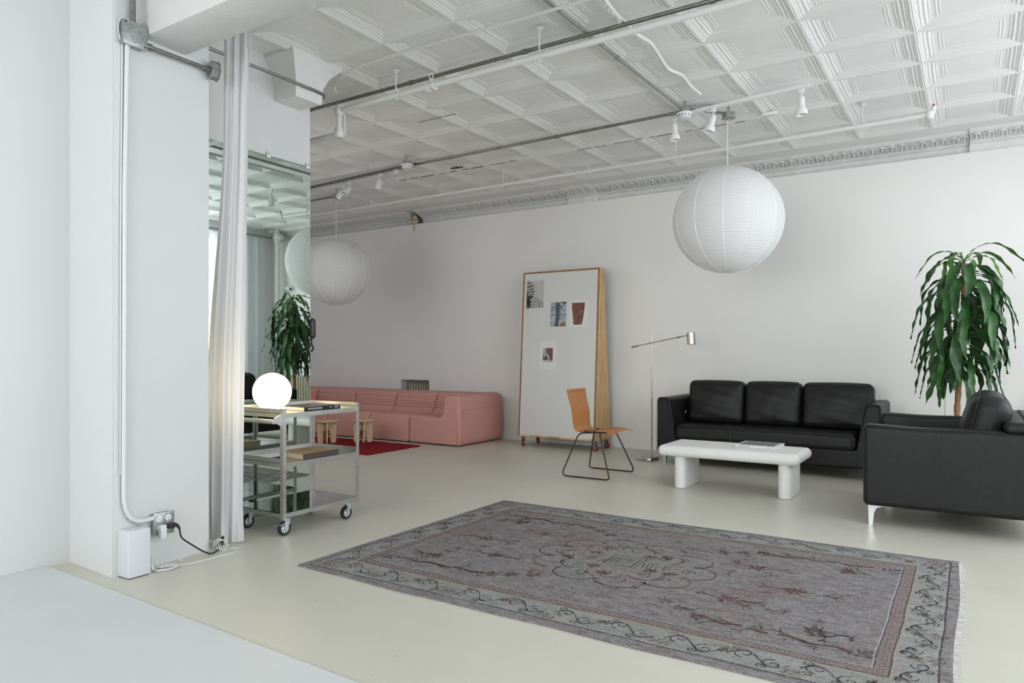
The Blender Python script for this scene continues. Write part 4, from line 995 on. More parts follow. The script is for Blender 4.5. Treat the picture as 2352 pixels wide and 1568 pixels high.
m = MB(); m.prism([(-1.565, 5.735), (-1.30, 5.726), (-1.288, 5.955), (-1.553, 5.964)], .370, .3704, 'z'); m.build('cover_photo', mPhotoC, cv, smooth=False)
d = Vector((.31, -.01, 0)).normalized()
text_mesh('Little Bose  Fung', .0125, face_mtx(Vector((-1.563, 5.7140, 0)), d, .3535), 'lettering', mInkK, cv)
text_mesh('Phaidon', .008, face_mtx(Vector((-1.335, 5.7065, 0)), d, .3550), 'lettering', M('grey_ink', (.35, .38, .40), .6), cv)

# ------------------------------------------------------------------ plywood chair
chr_ = thing('plywood_chair', (-2.83, 5.81, 0), 'bent plywood chair with black wire sled legs beside the board', 'chair')
prf = [(-3.066, .768), (-3.048, .68), (-3.020, .579), (-3.009, .49), (-3.003, .44), (-2.988, .408), (-2.955, .394), (-2.911, .392), (-2.833, .402), (-2.755, .413), (-2.71, .419), (-2.67, .424), (-2.635, .425), (-2.61, .422), (-2.59, .415), (-2.578, .405)]
sp_ = smoothpath([(x, 0, z) for x, z in prf], 4); NP = len(sp_)-1
def shell(u_, v_):
    i = min(NP, int(round(u_*NP))); p = sp_[i]; t = u_
    ks = [(0, .185), (.12, .176), (.28, .168), (.42, .176), (.52, .184), (.66, .190), (.80, .212), (.90, .226), (1, .222)]
    for (ta, wa), (tb_, wb_) in zip(ks, ks[1:]):
        if ta <= t <= tb_: q_ = (t-ta)/(tb_-ta); w_ = wa+(wb_-wa)*q_*q_*(3-2*q_); break
    if t > .90: w_ *= math.sqrt(max(.02, 1-((t-.90)/.106)**2))**.6
    s_ = (v_-.5)*2; y = 5.81+s_*w_
    e = abs(s_*w_)/.226
    x, z = p.x, p.z
    if t > .52: z += -.040*(e**2.2)*min(1, max(0, (t-.60)/.25))+.004+.012*max(0, (t-.86)/.14)*e       # waterfall sides of the seat
    else: x += .012*(e**2)*(1 if t < .45 else (.52-t)/.07)*.6
    x -= .05*0
    return Vector((x, y, z))
m = MB(); m.grid(shell, NP, 22); m.build('seat_shell', [mChairW], chr_, ang=60, solid=.010)
m = MB()
for k in range(9): m.tube([(-3.057, 5.81-.15+k*.0375, .745), (-3.062+.012, 5.81-.15+k*.0375, .744)], .0032, 6)
m.build('rivets', mOakE, chr_)
def sled(y, yt, name='leg'):
    a, b_ = (-3.055, y, .007), (-2.605, y, .007)
    apx = Vector((-2.80, yt, .385)); fr = Vector((-2.55, yt, .392)); bk_ = Vector((-2.93, yt, .383))
    q = MB()
    path = [Vector((-2.66, yt, .400)), bk_+Vector((.05, 0, .003))]+bez(bk_+Vector((.03, 0, .001)), bk_+Vector((-.02, 0, 0)), Vector((-2.965, yt+(y-yt)*.1, .345)), 4)+bez((-3.055, y, .05), (-3.07, y, .007), (-3.02, y, .007), 5)+bez((-2.64, y, .007), (-2.60, y, .007), (-2.615, y, .05), 5)+[Vector((-2.735, yt+(y-yt)*.15, .36))]+bez((-2.742, yt+(y-yt)*.08, .378), (-2.75, yt, .395), (-2.70, yt, .398), 4)
    q.tube(path, .0062, 8); q.build(name, mBlackM, chr_)
sled(5.555, 5.66); sled(6.075, 5.97)
m = MB(); m.tube([(-2.90, 5.66, .386), (-2.90, 5.97, .386)], .006, 8); m.tube([(-2.68, 5.66, .400), (-2.68, 5.97, .400)], .006, 8)
for x, z in ((-2.90, .386), (-2.68, .400)):
    for y in (5.70, 5.93): m.box(x-.012, x+.012, y-.014, y+.014, z, z+.016)
m.build('crossbar', mBlackM, chr_)

# ------------------------------------------------------------------ rolling pin board with photos
bd = thing('rolling_board', (-4.0, 7.3, 0), 'tall white display board with oak plywood sides on red casters', 'display board')
bx0, bx1 = -4.515, -3.508; zb0, zb1 = .118, 2.056
def fy(z): return 7.10+.125*(z-zb0)/(zb1-zb0)
def ry(z): return 7.515-.185*(z-zb0)/(zb1-zb0)
t = .02
m = MB(); m.prism([(fy(zb0+t)+.002, zb0+t), (fy(zb1-t)+.002, zb1-t), (fy(zb1-t)+.012, zb1-t), (fy(zb0+t)+.012, zb0+t)], bx0+t, bx1-t, 'x'); m.build('front_panel', M('board_paint', (.70, .69, .665), .6), bd, smooth=False)
for xa_, xb_ in ((bx0, bx0+t), (bx1-t, bx1)):
    m = MB(); m.mi = 0; m.prism([(fy(zb0), zb0), (fy(zb1), zb1), (ry(zb1), zb1), (ry(zb0), zb0)], xa_, xb_, 'x')
    for f in m.bm.faces:
        f.material_index = 0 if len(f.verts) == 4 and abs(f.calc_center_median().x-(xa_+xb_)/2) > .005 else 1
    s_ = m.build('side_panel', [mOak, mOakE], bd, smooth=False)
    if xa_ > -4:
        m = MB()
        for z in (1.98, 1.55, 1.12, .69, .20):
            for y in (fy(z)+.03, ry(z)-.03):
                for dz in (-.02, .02): m.tube([(bx1, y, z+dz), (bx1+.0008, y, z+dz)], .0045, 6)
        m.build('screw_heads', mOakE, s_)
m = MB(); m.prism([(fy(zb0), zb0), (fy(zb0+t), zb0+t), (ry(zb0+t), zb0+t), (ry(zb0), zb0)], bx0+t, bx1-t, 'x'); m.build('base_board', mOak, bd, smooth=False)
m = MB(); m.prism([(fy(zb1-t), zb1-t), (fy(zb1), zb1), (ry(zb1), zb1), (ry(zb1-t), zb1-t)], bx0+t, bx1-t, 'x'); m.build('top_board', mOakE, bd, smooth=False)
for x, y, a in ((bx0+.04, 7.16, .3), (bx1-.04, 7.16, 1.3), (bx0+.05, 7.46, .9), (bx1-.04, 7.46, 1.2)):
    caster('caster', x, y, bd, R=.038, wd=.024, mat=mRedWh, top=.118, ang=a, brake=(y < 7.2), hub=mGalv)
mPhGrey = M('photo_light_grey', (.52, .51, .49), .35, noise=.1, nscale=10); mPhHair = M('photo_hair', (.35, .34, .33), .35)
nt, N, L, b = nodes(mPhHair); tc = N.new('ShaderNodeTexCoord'); wv = N.new('ShaderNodeTexWave'); wv.wave_type = 'RINGS'; wv.rings_direction = 'SPHERICAL'; wv.inputs['Scale'].default_value = 9; wv.inputs['Distortion'].default_value = 3; L.new(tc.outputs['Object'], wv.inputs[0]); r = N.new('ShaderNodeValToRGB'); r.color_ramp.elements[0].color = (.04, .04, .04, 1); r.color_ramp.elements[1].color = (.5, .48, .45, 1); L.new(wv.outputs[0], r.inputs[0]); L.new(r.outputs[0], b.inputs['Base Color'])
mPhSpk = M('photo_speckle', (.62, .60, .56), .35, col2=(.02, .02, .02), nscale=110, detail=2)
mPhDark = M('photo_dark', (.03, .028, .027), .3); mPhBlue = M('photo_pale_blue', (.42, .47, .52), .35, noise=.3, nscale=14); mPhTrunk = M('photo_trunk', (.075, .07, .085), .35, noise=.4, nscale=30)
mPhBr = M('photo_branch', (.09, .11, .17), .35); mPhGold = M('photo_gold', (.42, .29, .10), .35, col2=(.05, .03, .02), nscale=70); mPhRed = M('photo_red_wood', (.26, .062, .025), .35, col2=(.08, .015, .01), nscale=32, detail=6, stretch=(1, 1, .45))
mPhMar = M('photo_maroon', (.17, .05, .045), .35, noise=.4, nscale=25); mPhSkin = M('photo_pale', (.55, .42, .36), .35)
def photo(x0, x1, z0, z1, label, draw, border=.004):
    r = thing('photo_print', ((x0+x1)/2, fy((z0+z1)/2), z0), label, 'photo', 'photos pinned to the white board')
    lean = (fy(z1)-fy(z0))/(z1-z0)
    def P(x, z, o): return Vector((x, fy(z)-o, z))
    def poly(pts, o, mat, name, par, th=.0005):
        q = MB(); A = [q.bm.verts.new(P(x, z, o)) for x, z in pts]; B = [q.bm.verts.new(P(x, z, o-th)) for x, z in pts]; n = len(pts)
        q.bm.faces.new(A); q.bm.faces.new(B[::-1])
        for i in range(n): q.bm.faces.new([A[i], A[(i+1) % n], B[(i+1) % n], B[i]])
        return q.build(name, mat, par, smooth=False)
    sh = poly([(x0, z0), (x1, z0), (x1, z1), (x0, z1)], .0010, mPaper, 'paper', r, .002)
    m_ = MB(); p = P((x0+x1)/2, z1-.012, 0.001); m_.lathe([(.006, 0), (.006, .003), (.002, .005)], p, (0, -1, 0), 12); m_.build('pin', mWhite, r)
    draw(lambda pts, lay, mat, name: poly([(x0+(x1-x0)*a, z0+(z1-z0)*b__) for a, b__ in pts], .0016+.0006*lay, mat, name, sh))
def arcp(cx_, cy_, rx, ry_, a0, a1, n=10): return [(cx_+rx*math.cos(a0+(a1-a0)*k/n), cy_+ry_*math.sin(a0+(a1-a0)*k/n)) for k in range(n+1)]
def d1(pg):
    pg([(.02, .02), (.98, .02), (.98, .98), (.02, .98)], 0, mPhGrey, 'image')
    pg([(.02, .98)]+[(.02, .15), (.30, .22), (.42, .42), (.46, .62), (.36, .85), (.15, .98)], 1, mPhHair, 'image')
    pg([(.02, .02), (.02, .34), (.2, .30), (.36, .42), (.16, .5), (.02, .62), (.02, .2), (.3, .02)], 2, mPhDark, 'image')
    pg(arcp(.14, .56, .055, .11, 0, 2*PI), 3, mPhGrey, 'image'); pg(arcp(.13, .56, .03, .07, 0, 2*PI), 4, mPhDark, 'image')
    pg([(.22, .02), (.98, .02), (.98, .20), (.80, .32), (.62, .40), (.42, .33), (.30, .22)], 3, mPhSpk, 'image')
def strip_(pg, pts, w_, mat, lay):
    for (a, b__), (c_, d_) in zip(pts, pts[1:]):
        n_ = Vector((-(d_-b__), c_-a)).normalized()*w_; pg([(a+n_.x, b__+n_.y), (c_+n_.x, d_+n_.y), (c_-n_.x, d_-n_.y), (a-n_.x, b__-n_.y)], lay, mat, 'image')
def d2(pg):
    pg([(.02, .015), (.98, .015), (.98, .985), (.02, .985)], 0, mPhBlue, 'image')
    pg([(.28, .015), (.52, .015), (.56, .4), (.60, .985), (.34, .985), (.36, .4)], 1, mPhTrunk, 'image')
    for pts in ([(.0+.02, .6), (.2, .72), (.4, .92)], [(.02, .38), (.25, .5), (.45, .5)], [(.5, .55), (.75, .48), (.98, .5)], [(.5, .4), (.62, .28), (.75, .32), (.68, .45)], [(.55, .9), (.75, .7), (.95, .62)], [(.6, .75), (.8, .85), (.98, .95)], [(.55, .3), (.65, .6), (.72, .85)], [(.3, .8), (.1, .78), (.02, .82)]):
        strip_(pg, pts, .016, mPhBr, 2)
    pg([(.6, .985), (.98, .985), (.98, .90), (.75, .93)], 2, mPhDark, 'image'); pg([(.5, .015), (.98, .015), (.98, .16), (.86, .22), (.7, .16)], 3, mPhGold, 'image')
def d3(pg):
    pg([(.12, .06), (.90, .06), (.90, .92), (.12, .92)], 0, mPaper, 'image')
    L0 = [(.14+.09*math.sin(t*PI/2)**2+.02*t, .90-.80*t) for t in [k/8 for k in range(9)]]; R0 = [(.84-.14*t**1.6, .90-.80*t) for t in [k/8 for k in range(8, -1, -1)]]
    pg(L0+R0, 1, mPhRed, 'image')
    strip_(pg, [(.45, .85), (.5, .7), (.42, .55), (.52, .42), (.45, .28), (.52, .15)], .02, mPhDark, 2)
def d4(pg):
    pg([(.20, .28), (.79, .28), (.79, .78), (.20, .78)], 0, mPhMar, 'image'); pg([(.20, .55), (.20, .78), (.36, .78), (.42, .60), (.34, .45)], 1, mPhBlue, 'image')
    pg([(.20, .28), (.79, .28), (.79, .33), (.5, .36), (.20, .36)], 1, mPhGrey, 'image'); pg([(.22, .36), (.5, .36), (.56, .42), (.45, .5), (.3, .44)], 2, mPhDark, 'image')
    pg([(.40, .56), (.47, .60), (.56, .50), (.62, .38), (.54, .36), (.46, .48)], 3, mPhSkin, 'image'); pg(arcp(.47, .61, .05, .03, 0, 2*PI), 4, mPhDark, 'image')
photo(-4.462, -4.218, 1.620, 1.961, 'black and white portrait photo at the top left of the board', d1)
photo(-4.129, -3.913, 1.398, 1.690, 'photo of a tree trunk with tangled branches on the board', d2)
photo(-3.880, -3.640, 1.388, 1.700, 'white sheet with a red-brown carved wood picture on the board', d3)
photo(-4.252, -4.030, .898, 1.226, 'lowest sheet on the board with a small maroon picture', d4)

# ------------------------------------------------------------------ floor lamp
fl = thing('floor_lamp', (-2.79, 6.88, 0), 'slim nickel floor lamp with a side arm and cylinder shade', 'floor lamp')
m = MB(); m.box(-2.873, -2.715, 6.758, 6.985, 0, .030, bev=.002); m.build('base', mNickel, fl)
px_, py_ = -2.768, 6.915
m = MB(); m.tube([(px_, py_, .03), (px_, py_, 1.275)], .0065, 12); m.lathe([(.014, 0), (.014, .006), (.009, .012)], (px_, py_, .03), (0, 0, 1), 16); m.build('pole', mNickel, fl)
m = MB(); m.tube([(-2.985, py_-.012, 1.157), (-2.44, py_-.012, 1.262), (-2.395, py_-.012, 1.270)], .0045, 10)
m.tube([(-2.985, py_-.012, 1.157), (-2.915, py_-.012, 1.1705)], .0095, 12); m.tube([(-2.50, py_-.012, 1.2505), (-2.455, py_-.012, 1.259)], .008, 12); m.build('arm', mNickel, fl)
m = MB(); m.soft((px_, py_-.006, 1.199), (.012, .014, .014), .006); m.tube([(px_, py_-.03, 1.199), (px_, py_, 1.199)], .006, 10); m.build('joint', mNickel, fl)
m = MB(); m.lathe([(.001, 0), (.040, 0), (.0415, -.002), (.0415, -.118), (.040, -.12), (.038, -.118), (.038, -.02)], (-2.352, py_-.012, 1.300), (-.06, 0, 1), 28, caps=False); m.build('lamp_shade', mNickel, fl)

# ------------------------------------------------------------------ black leather sofa
def puff(bz=0., by=0., bx=0., wr=0.):
    def f(p, h):
        a, b__, c_ = p.x/h.x, p.y/h.y, p.z/h.z
        p.z += bz*(1-a*a)*(1-b__*b__)*(1 if p.z > 0 else -.3); p.y += by*(1-a*a)*(1-c_*c_)*(1 if p.y > 0 else -1); p.x += bx*(1-b__*b__)*(1-c_*c_)*(1 if p.x > 0 else -1)
        if wr: p.y += wr*math.sin(a*7+c_*5)*math.cos(c_*9-a*3)*(1-a*a)
        return p
    return f
so = thing('leather_sofa', (-1.64, 7.1, 0), 'black leather three-seat sofa against the back wall', 'sofa')
sx0, sx1, sy0, sy1 = -2.632, -.645, 6.715, 7.52
def arm_poly(x0, x1, z0, z1, tw, bw, side):
    """outer side vertical, inner side leaning; rounded top"""
    o_ = x0 if side < 0 else x1; s_ = 1 if side < 0 else -1
    pts = [(o_+s_*.012, z0), (o_, z0+.03), (o_+s_*.002, z1-.035), (o_+s_*.008, z1-.012), (o_+s_*.028, z1), (o_+s_*(tw-.028), z1), (o_+s_*(tw-.006), z1-.012), (o_+s_*(tw+.002), z1-.035), (o_+s_*(bw), z0+.12), (o_+s_*bw, z0)]
    return pts if s_ > 0 else pts[::-1]
for side in (-1, 1):
    m = MB(); m.prism(arm_poly(sx0, sx1, .10, .655, .125, .19, side), sy0, sy1, 'y')
    ee = [e for e in m.bm.edges if abs(e.verts[0].co.y-e.verts[1].co.y) < 1e-5]
    bmesh.ops.bevel(m.bm, geom=ee, offset=.018, segments=3, affect='EDGES', clamp_overlap=True)
    a_ = m.build('armrest', mLeather, so, ang=50)
    q = arm_poly(sx0, sx1, .10, .655, .125, .19, side); m = MB()
    m.tube([(x+(.006 if (x < -1.6) == (side < 0) else 0)*0, sy0+.004, z) for x, z in q[1:-1]], .0035, 6); m.build('piping', mSeam, a_)
m = MB(); m.soft((-1.64, 7.115, .18), (.83, .385, .085), .02, k=2); m.build('base', mLeather, so, ang=50)
m = MB()
def seatfn(p, h):
    if p.z > 0:
        a = p.x/h.x; b__ = p.y/h.y
        gx = abs(((a+1)*4.5) % 1-.5)*2; gy_ = abs(((b__+1)*1.6+.3) % 1-.5)*2
        if abs(a) < .985 and abs(b__) < .94: p.z += .006-.010*max(0, (gx-.80)/.20)**1-.008*max(0, (gy_-.85)/.15)
    p.z += (.008*(1-(p.x/h.x)**2) if p.z > 0 else 0)
    return p
m.soft((-1.64, 7.07, .320), (.800, .39, .067), .040, k=5, m=72, fn=seatfn); sc_ = m.build('seat_cushion', mLeather, so, ang=60)
m = MB()
for k in (-.26, .27): m.tube([(-1.64+k, 6.679, .27), (-1.64+k, 6.680, .36), (-1.64+k, 6.70, .384)], .0028, 6)
m.tube([(-1.64-.78+.039*k, 6.683+.001*math.sin(k), .362+.003*math.sin(k*.9)) for k in range(41)], .0022, 6)
for k in range(8): m.tube([(-1.64-.711+k*.178+.026*0, 6.70, .386), (-1.64-.711+k*.178, 6.80, .392), (-1.64-.711+k*.178, 6.93, .393)], .002, 6)
m.build('stitching', mSeam, sc_)
m = MB(); m.prism([(7.22, .10), (7.52, .10), (7.52, .64), (7.49, .66), (7.34, .66), (7.30, .64)], sx0+.12, sx1-.12, 'x'); m.build('back_frame', mLeather, so, ang=40)
for (xa_, xb_) in ((-2.445, -1.885), (-1.878, -1.352), (-1.345, -.742)):
    mt = Matrix.Rotation(math.radians(-9), 4, 'X'); hx = (xb_-xa_)/2
    m = MB(); m.soft(((xa_+xb_)/2, 7.17, .598), (hx, .095, .212), .055, k=5, m=16, fn=puff(by=.035, bz=.012, wr=.0035), mtx=mt); bc_ = m.build('back_cushion', mLeather, so, ang=70)
    m = MB(); pts = []
    rx_, rz_ = hx-.035, .205-.02
    for k in range(40):
        t = k/40*2*PI; cc, ss = math.cos(t), math.sin(t); q = (abs(cc)**8+abs(ss)**8)**(-1/8)
        pts.append(Matrix.Translation(((xa_+xb_)/2, 7.17, .598)) @ mt @ Vector((rx_*cc*q, -.093-.0, rz_*ss*q)))
    m.tube(pts, .003, 6, closed=True); m.build('piping', mSeam, bc_)
def blade_leg(x, y, sx_, h, parent, along='x', d=.16):
    q = MB(); pr = [(0, 0), (.022, 0), (.030, h*.62), (.045, h*.84), (.075, h*.94), (d, h*.975), (d, h), (-.004, h)]
    if along == 'x': q.prism([(x+sx_*a, z) for a, z in pr], y-.016, y+.016, 'y')
    else: q.prism([(y+sx_*a, z) for a, z in pr], x-.016, x+.016, 'x')
    q.build('leg', mChrome, parent, ang=30)
for x, s_ in ((sx0+.07, 1), (sx1-.07, -1)):
    for y, sy_ in ((6.735, 1), (7.49, -1)): blade_leg(x, y, sy_, .101, so, 'y', .12)
m = MB(); m.box(-2.452, -2.445, 7.03, 7.034, .50, .512); m.box(-2.452, -2.445, 7.03, 7.034, .485, .493); m.build('maker_tag', mInkW, so)

# ------------------------------------------------------------------ black armchair seen from the side
ac = thing('leather_armchair', (-.11, 5.6, 0), 'wide black leather armchair seen from the side at the right edge', 'armchair')
ax0, ax1, ay0, ay1 = -.585, .37, 5.0, 6.2
for ya, yb, nm in ((ay0, ay0+.15, 0), (ay1-.15, ay1, 1)):
    m = MB(); m.soft(((ax0+ax1)/2, (ya+yb)/2, (.128+.638)/2), ((ax1-ax0)/2, .075, (.638-.128)/2), .032, k=4, m=14, fn=lambda p, h: Vector((p.x+(.016*(p.z/h.z-1)*0), p.y, p.z-(.012*(p.x/h.x+1)*.5 if p.z > 0 else 0)+.004*math.sin(p.x*9)*(1 if p.z > .2 else 0))))
    a_ = m.build('armrest', mLeather, ac, ang=60)
    if nm == 0:
        m = MB(); m.tube([(-.155, ay0-.0008, .60), (-.152, ay0-.0008, .36), (-.150, ay0-.0008, .14)], .0022, 6)
        m.tube([(ax0+.025+k*.045, ay0+.004, .612-.012*(k*.045/.95)+.003*math.sin(k*.6)) for k in range(21)], .0026, 6); m.build('seam', mSeam, a_)
m = MB(); m.soft((-.10, 5.6, .21), (.46, .46, .085), .02, k=2); m.build('base', mLeather, ac, ang=50)
m = MB(); m.soft((-.20, 5.6, .35), (.36, .447, .075), .05, k=4, m=8, fn=puff(bz=.015)); m.build('seat_cushion', mLeather, ac, ang=60)
m = MB(); m.prism([(.17, .13), (ax1, .13), (ax1, .66), (ax1-.03, .69), (.27, .70), (.22, .66)], ay0+.14, ay1-.14, 'y'); m.build('back_frame', mLeather, ac, ang=40)
m = MB(); m.soft((.255, 5.6, .655), (.10, .59, .035), .03, k=3, m=8); m.build('back_rail', mLeather, ac, ang=50)
mt = Matrix.Rotation(math.radians(13), 4, 'Y')
m = MB(); m.soft((.065, 5.6, .615), (.105, .43, .215), .085, k=6, m=10, fn=puff(bx=.03, bz=.02), mtx=mt); bc_ = m.build('back_cushion', mLeather, ac, ang=70)
m = MB()
for xx in (-.075, .060):
    pts = []
    for k in range(36):
        t = k/36*2*PI; cc, ss = math.cos(t), math.sin(t); q = (abs(cc)**6+abs(ss)**6)**(-1/6)
        pts.append(Matrix.Translation((.065, 5.6, .615)) @ mt @ Vector((xx, .418*cc*q, .215*ss*q+.006)))
    m.tube(pts, .0028, 6, closed=True)
m.build('piping', mSeam, bc_)
for x, s_ in ((ax0+.03, 1), (ax1-.03, -1)):
    for y in (ay0+.06, ay1-.06): blade_leg(x, y, s_, .130, ac, 'x', .17)

# ------------------------------------------------------------------ pink modular sofa
ps = thing('pink_sofa', (-6.6, 7.1, 0), 'dusty pink modular foam sofa along the far back wall', 'sofa')
P0, P1 = 6.60, 7.50
def pink_prof(e=0.):
    """closed (y,z) outline of a seat module: low seat curving up into a back"""
    o_ = []
    o_ += [(P0+.02+e, .015+e), (P0+.004+e, .05), (P0+e, .12), (P0+.002+e, .25), (P0+.02+e, .305-e), (P0+.06, .335-e), (P0+.12, .342-e), (P0+.25, .335-e), (P0+.36, .33-e), (P0+.42, .335-e), (P0+.46, .355-e), (P0+.485, .39-e), (P0+.50, .44), (P0+.515, .50), (P0+.53, .545), (P0+.56, .580-e), (P0+.61, .596-e), (P0+.68, .600-e), (P0+.80, .598-e), (P1-.04, .585-e), (P1-.012-e, .555-e), (P1-e, .50), (P1-e, .10), (P1-.02-e, .015+e)]
    return o_
def module(x0, x1, r=.045):
    q = MB(); n = 5; secs_ = []
    for k in range(n+1):
        t = PI/2*k/n; secs_.append((x0+r*(1-math.sin(t)), r*(1-math.cos(t))*-1+0))
    xs_ = [(x0+r*(1-math.cos(PI/2*k/n)), r*(1-math.sin(PI/2*k/n))) for k in range(n+1)]
    xs_ += [(x0+(x1-x0)*.5, 0)]+[(x1-(x-x0), e) for x, e in reversed(xs_)]
    rings = []
    cy_, cz_ = 7.1, .28
    base = pink_prof()
    # inset by moving points along averaged normals
    nrm_ = []
    L_ = len(base)
    for i in range(L_):
        a = Vector(base[i-1]); c_ = Vector(base[(i+1) % L_]); d_ = (c_-a).normalized(); nrm_.append(Vector((d_.y, -d_.x)))
    for x, e in xs_:
        rings.append([q.bm.verts.new((x, base[i][0]+nrm_[i].x*e, max(.012, base[i][1]+nrm_[i].y*e))) for i in range(L_)])
    for a, b__ in zip(rings, rings[1:]):
        for i in range(L_): q.bm.faces.new([a[i], a[(i+1) % L_], b__[(i+1) % L_], b__[i]])
    q.bm.faces.new(rings[0]); q.bm.faces.new(rings[-1][::-1])
    return q
mPinkS = M('pink_seam', (.20, .075, .065), .95)
edges = [-5.785, -6.47, -7.22, -7.98]
for xa_, xb_ in zip(edges[1:], edges[:-1]):
    q = module(xa_, xb_); k_ = q.build('seat_module', mPink, ps, ang=60)
    q = MB()
    for (y, z) in ((P0+.5265, .530), (P0+.517, .500), (P0+.508, .468), (P0+.499, .437), (P0+.488, .402)):
        q.tube([(xa_+.016, y+.001, z), (xa_+.05, y, z), (xb_-.05, y, z), (xb_-.016, y+.001, z)], .0024, 6)
    q.build('channel_seam', mPinkS, k_)
def loft_y(outline, ya, yb, r, n=6):
    """extrude an (x,z) outline along y with rounded front and back edges"""
    q = MB(); L_ = len(outline); nr = []
    for i_ in range(L_):
        a = Vector(outline[i_-1]); c_ = Vector(outline[(i_+1) % L_]); d_ = (c_-a).normalized(); nr.append(Vector((d_.y, -d_.x)))
    ys_ = [(ya+r*(1-math.cos(PI/2*k/n)), r*(1-math.sin(PI/2*k/n))) for k in range(n+1)]
    ys_ += [((ya+yb)/2, 0)]+[(yb-(y-ya), e) for y, e in reversed(ys_)]
    rings = [[q.bm.verts.new((outline[i_][0]-nr[i_].x*e, y, max(.012, outline[i_][1]-nr[i_].y*e))) for i_ in range(L_)] for y, e in ys_]
    for a, b__ in zip(rings, rings[1:]):
        for i_ in range(L_): q.bm.faces.new([a[i_], a[(i_+1) % L_], b__[(i_+1) % L_], b__[i_]])
    for R_ in (rings[0], rings[-1]):      # cap in vertical strips down to the bottom edge
        zb_ = min(v.co.z for v in R_); low = [q.bm.verts.new((v.co.x, v.co.y, zb_)) for v in R_]
        for i_ in range(L_-1):
            if abs(R_[i_].co.x-R_[i_+1].co.x) > 1e-5 and max(R_[i_].co.z, R_[i_+1].co.z) > zb_+.002: q.bm.faces.new([R_[i_], R_[i_+1], low[i_+1], low[i_]])
    bmesh.ops.remove_doubles(q.bm, verts=q.bm.verts, dist=1e-5); return q
def arc(cx_, cz_, r, a0, a1, n=6): return [(cx_+r*math.cos(a0+(a1-a0)*k/n), cz_+r*math.sin(a0+(a1-a0)*k/n)) for k in range(n+1)]
ol = [(-5.770, .012)]+arc(-5.742, .295, .038, PI, PI/2, 5)+[(-5.60, .335), (-5.42, .330)]+arc(-5.335, .410, .080, -PI/2, -.12, 6)+[(-5.250, .47), (-5.243, .52)]+arc(-5.178, .535, .062, PI*.98, PI/2, 6)+[(-5.13, .599)]+arc(-5.085, .520, .078, PI/2, 0, 6)+[(-5.002, .40), (-4.995, .25), (-4.998, .10), (-5.005, .04), (-5.03, .012)]
k_ = loft_y(ol[::-1], P0, P1, .030).build('end_module', mPink, ps, ang=70)
bkp = [(P0+.36, .20), (P0+.38, .31), (P0+.42, .335), (P0+.46, .355), (P0+.485, .39), (P0+.50, .44), (P0+.515, .50), (P0+.53, .545), (P0+.56, .580), (P0+.61, .596), (P0+.68, .600), (P0+.80, .598), (P1-.04, .585), (P1-.012, .555), (P1, .50), (P1, .20)]
q = MB(); xs_ = [(-5.775+.03*(1-math.cos(PI/2*k/5)), .03*(1-math.sin(PI/2*k/5))) for k in range(6)]+[(-5.15, 0)]
nb = []
for i_ in range(len(bkp)):
    a = Vector(bkp[i_-1]); c_ = Vector(bkp[(i_+1) % len(bkp)]); d_ = (c_-a).normalized(); nb.append(Vector((d_.y, -d_.x)))
rings = [[q.bm.verts.new((x, bkp[i_][0]+nb[i_].x*e, bkp[i_][1]+nb[i_].y*e)) for i_ in range(len(bkp))] for x, e in xs_]
for a, b__ in zip(rings, rings[1:]):
    for i_ in range(len(bkp)): q.bm.faces.new([a[i_], a[(i_+1) % len(bkp)], b__[(i_+1) % len(bkp)], b__[i_]])
q.bm.faces.new(rings[0]); q.bm.faces.new(rings[-1][::-1]); q.build('backrest', mPink, k_, ang=60)
q = MB()
for (y, z) in ((P0+.5265, .530), (P0+.517, .500), (P0+.508, .468), (P0+.499, .437), (P0+.488, .402)): q.tube([(-5.76, y, z), (-5.25, y, z)], .0024, 6)
q.build('channel_seam', mPinkS, k_)
m = MB(); m.tube(smoothpath([(-4.998, P0+.05, .42), (-4.999, P0+.052, .30), (-4.999, P0+.05, .14), (-5.004, P0+.045, .04)], 4), .0020, 6); m.tube([(-5.003, P0+.05, .425), (-5.003, 7.40, .435)], .0010, 6); m.build('seam', mPinkS, k_)
m = MB(); m.soft((-8.36, 7.05, .298), (.37, .47, .290), .06, k=5, m=8); m.build('end_arm', mPink, ps, ang=70)

m = MB(); m.grid(lambda u_, v_: Vector((-7.3+1.86*u_+.008*math.sin(v_*30), 5.545+.875*v_+.006*math.sin(u_*40), .014+.003*math.sin(u_*60)*math.sin(v_*50))), 60, 30)
ex = bmesh.ops.extrude_face_region(m.bm, geom=list(m.bm.faces))
for v in [g for g in ex['geom'] if isinstance(g, bmesh.types.BMVert)]: v.co.z = .0006
rr = thing('red_rug', (-6.4, 5.98, 0), 'small crimson shaggy rug in front of the pink sofa', 'rug'); m.build('rug_pile', mRed, rr, ang=80)
m = MB()
for k in range(220):
    t = random.random(); s_ = random.choice((0, 1, 2))
    if s_ == 0: p = Vector((-5.44, 5.55+.86*t, .008)); d_ = Vector((1, random.uniform(-.6, .6), -.3))
    elif s_ == 1: p = Vector((-7.3+1.86*t, 5.548, .008)); d_ = Vector((random.uniform(-.6, .6), -1, -.3))
    else: p = Vector((-7.3+1.86*t, 6.418, .008)); d_ = Vector((random.uniform(-.6, .6), 1, -.3))
    m.tube([p, p+d_*.012], [.004, .0015], 4)
f_ = m.build('edge_tufts', mRed, rr); f_['kind'] = 'stuff'
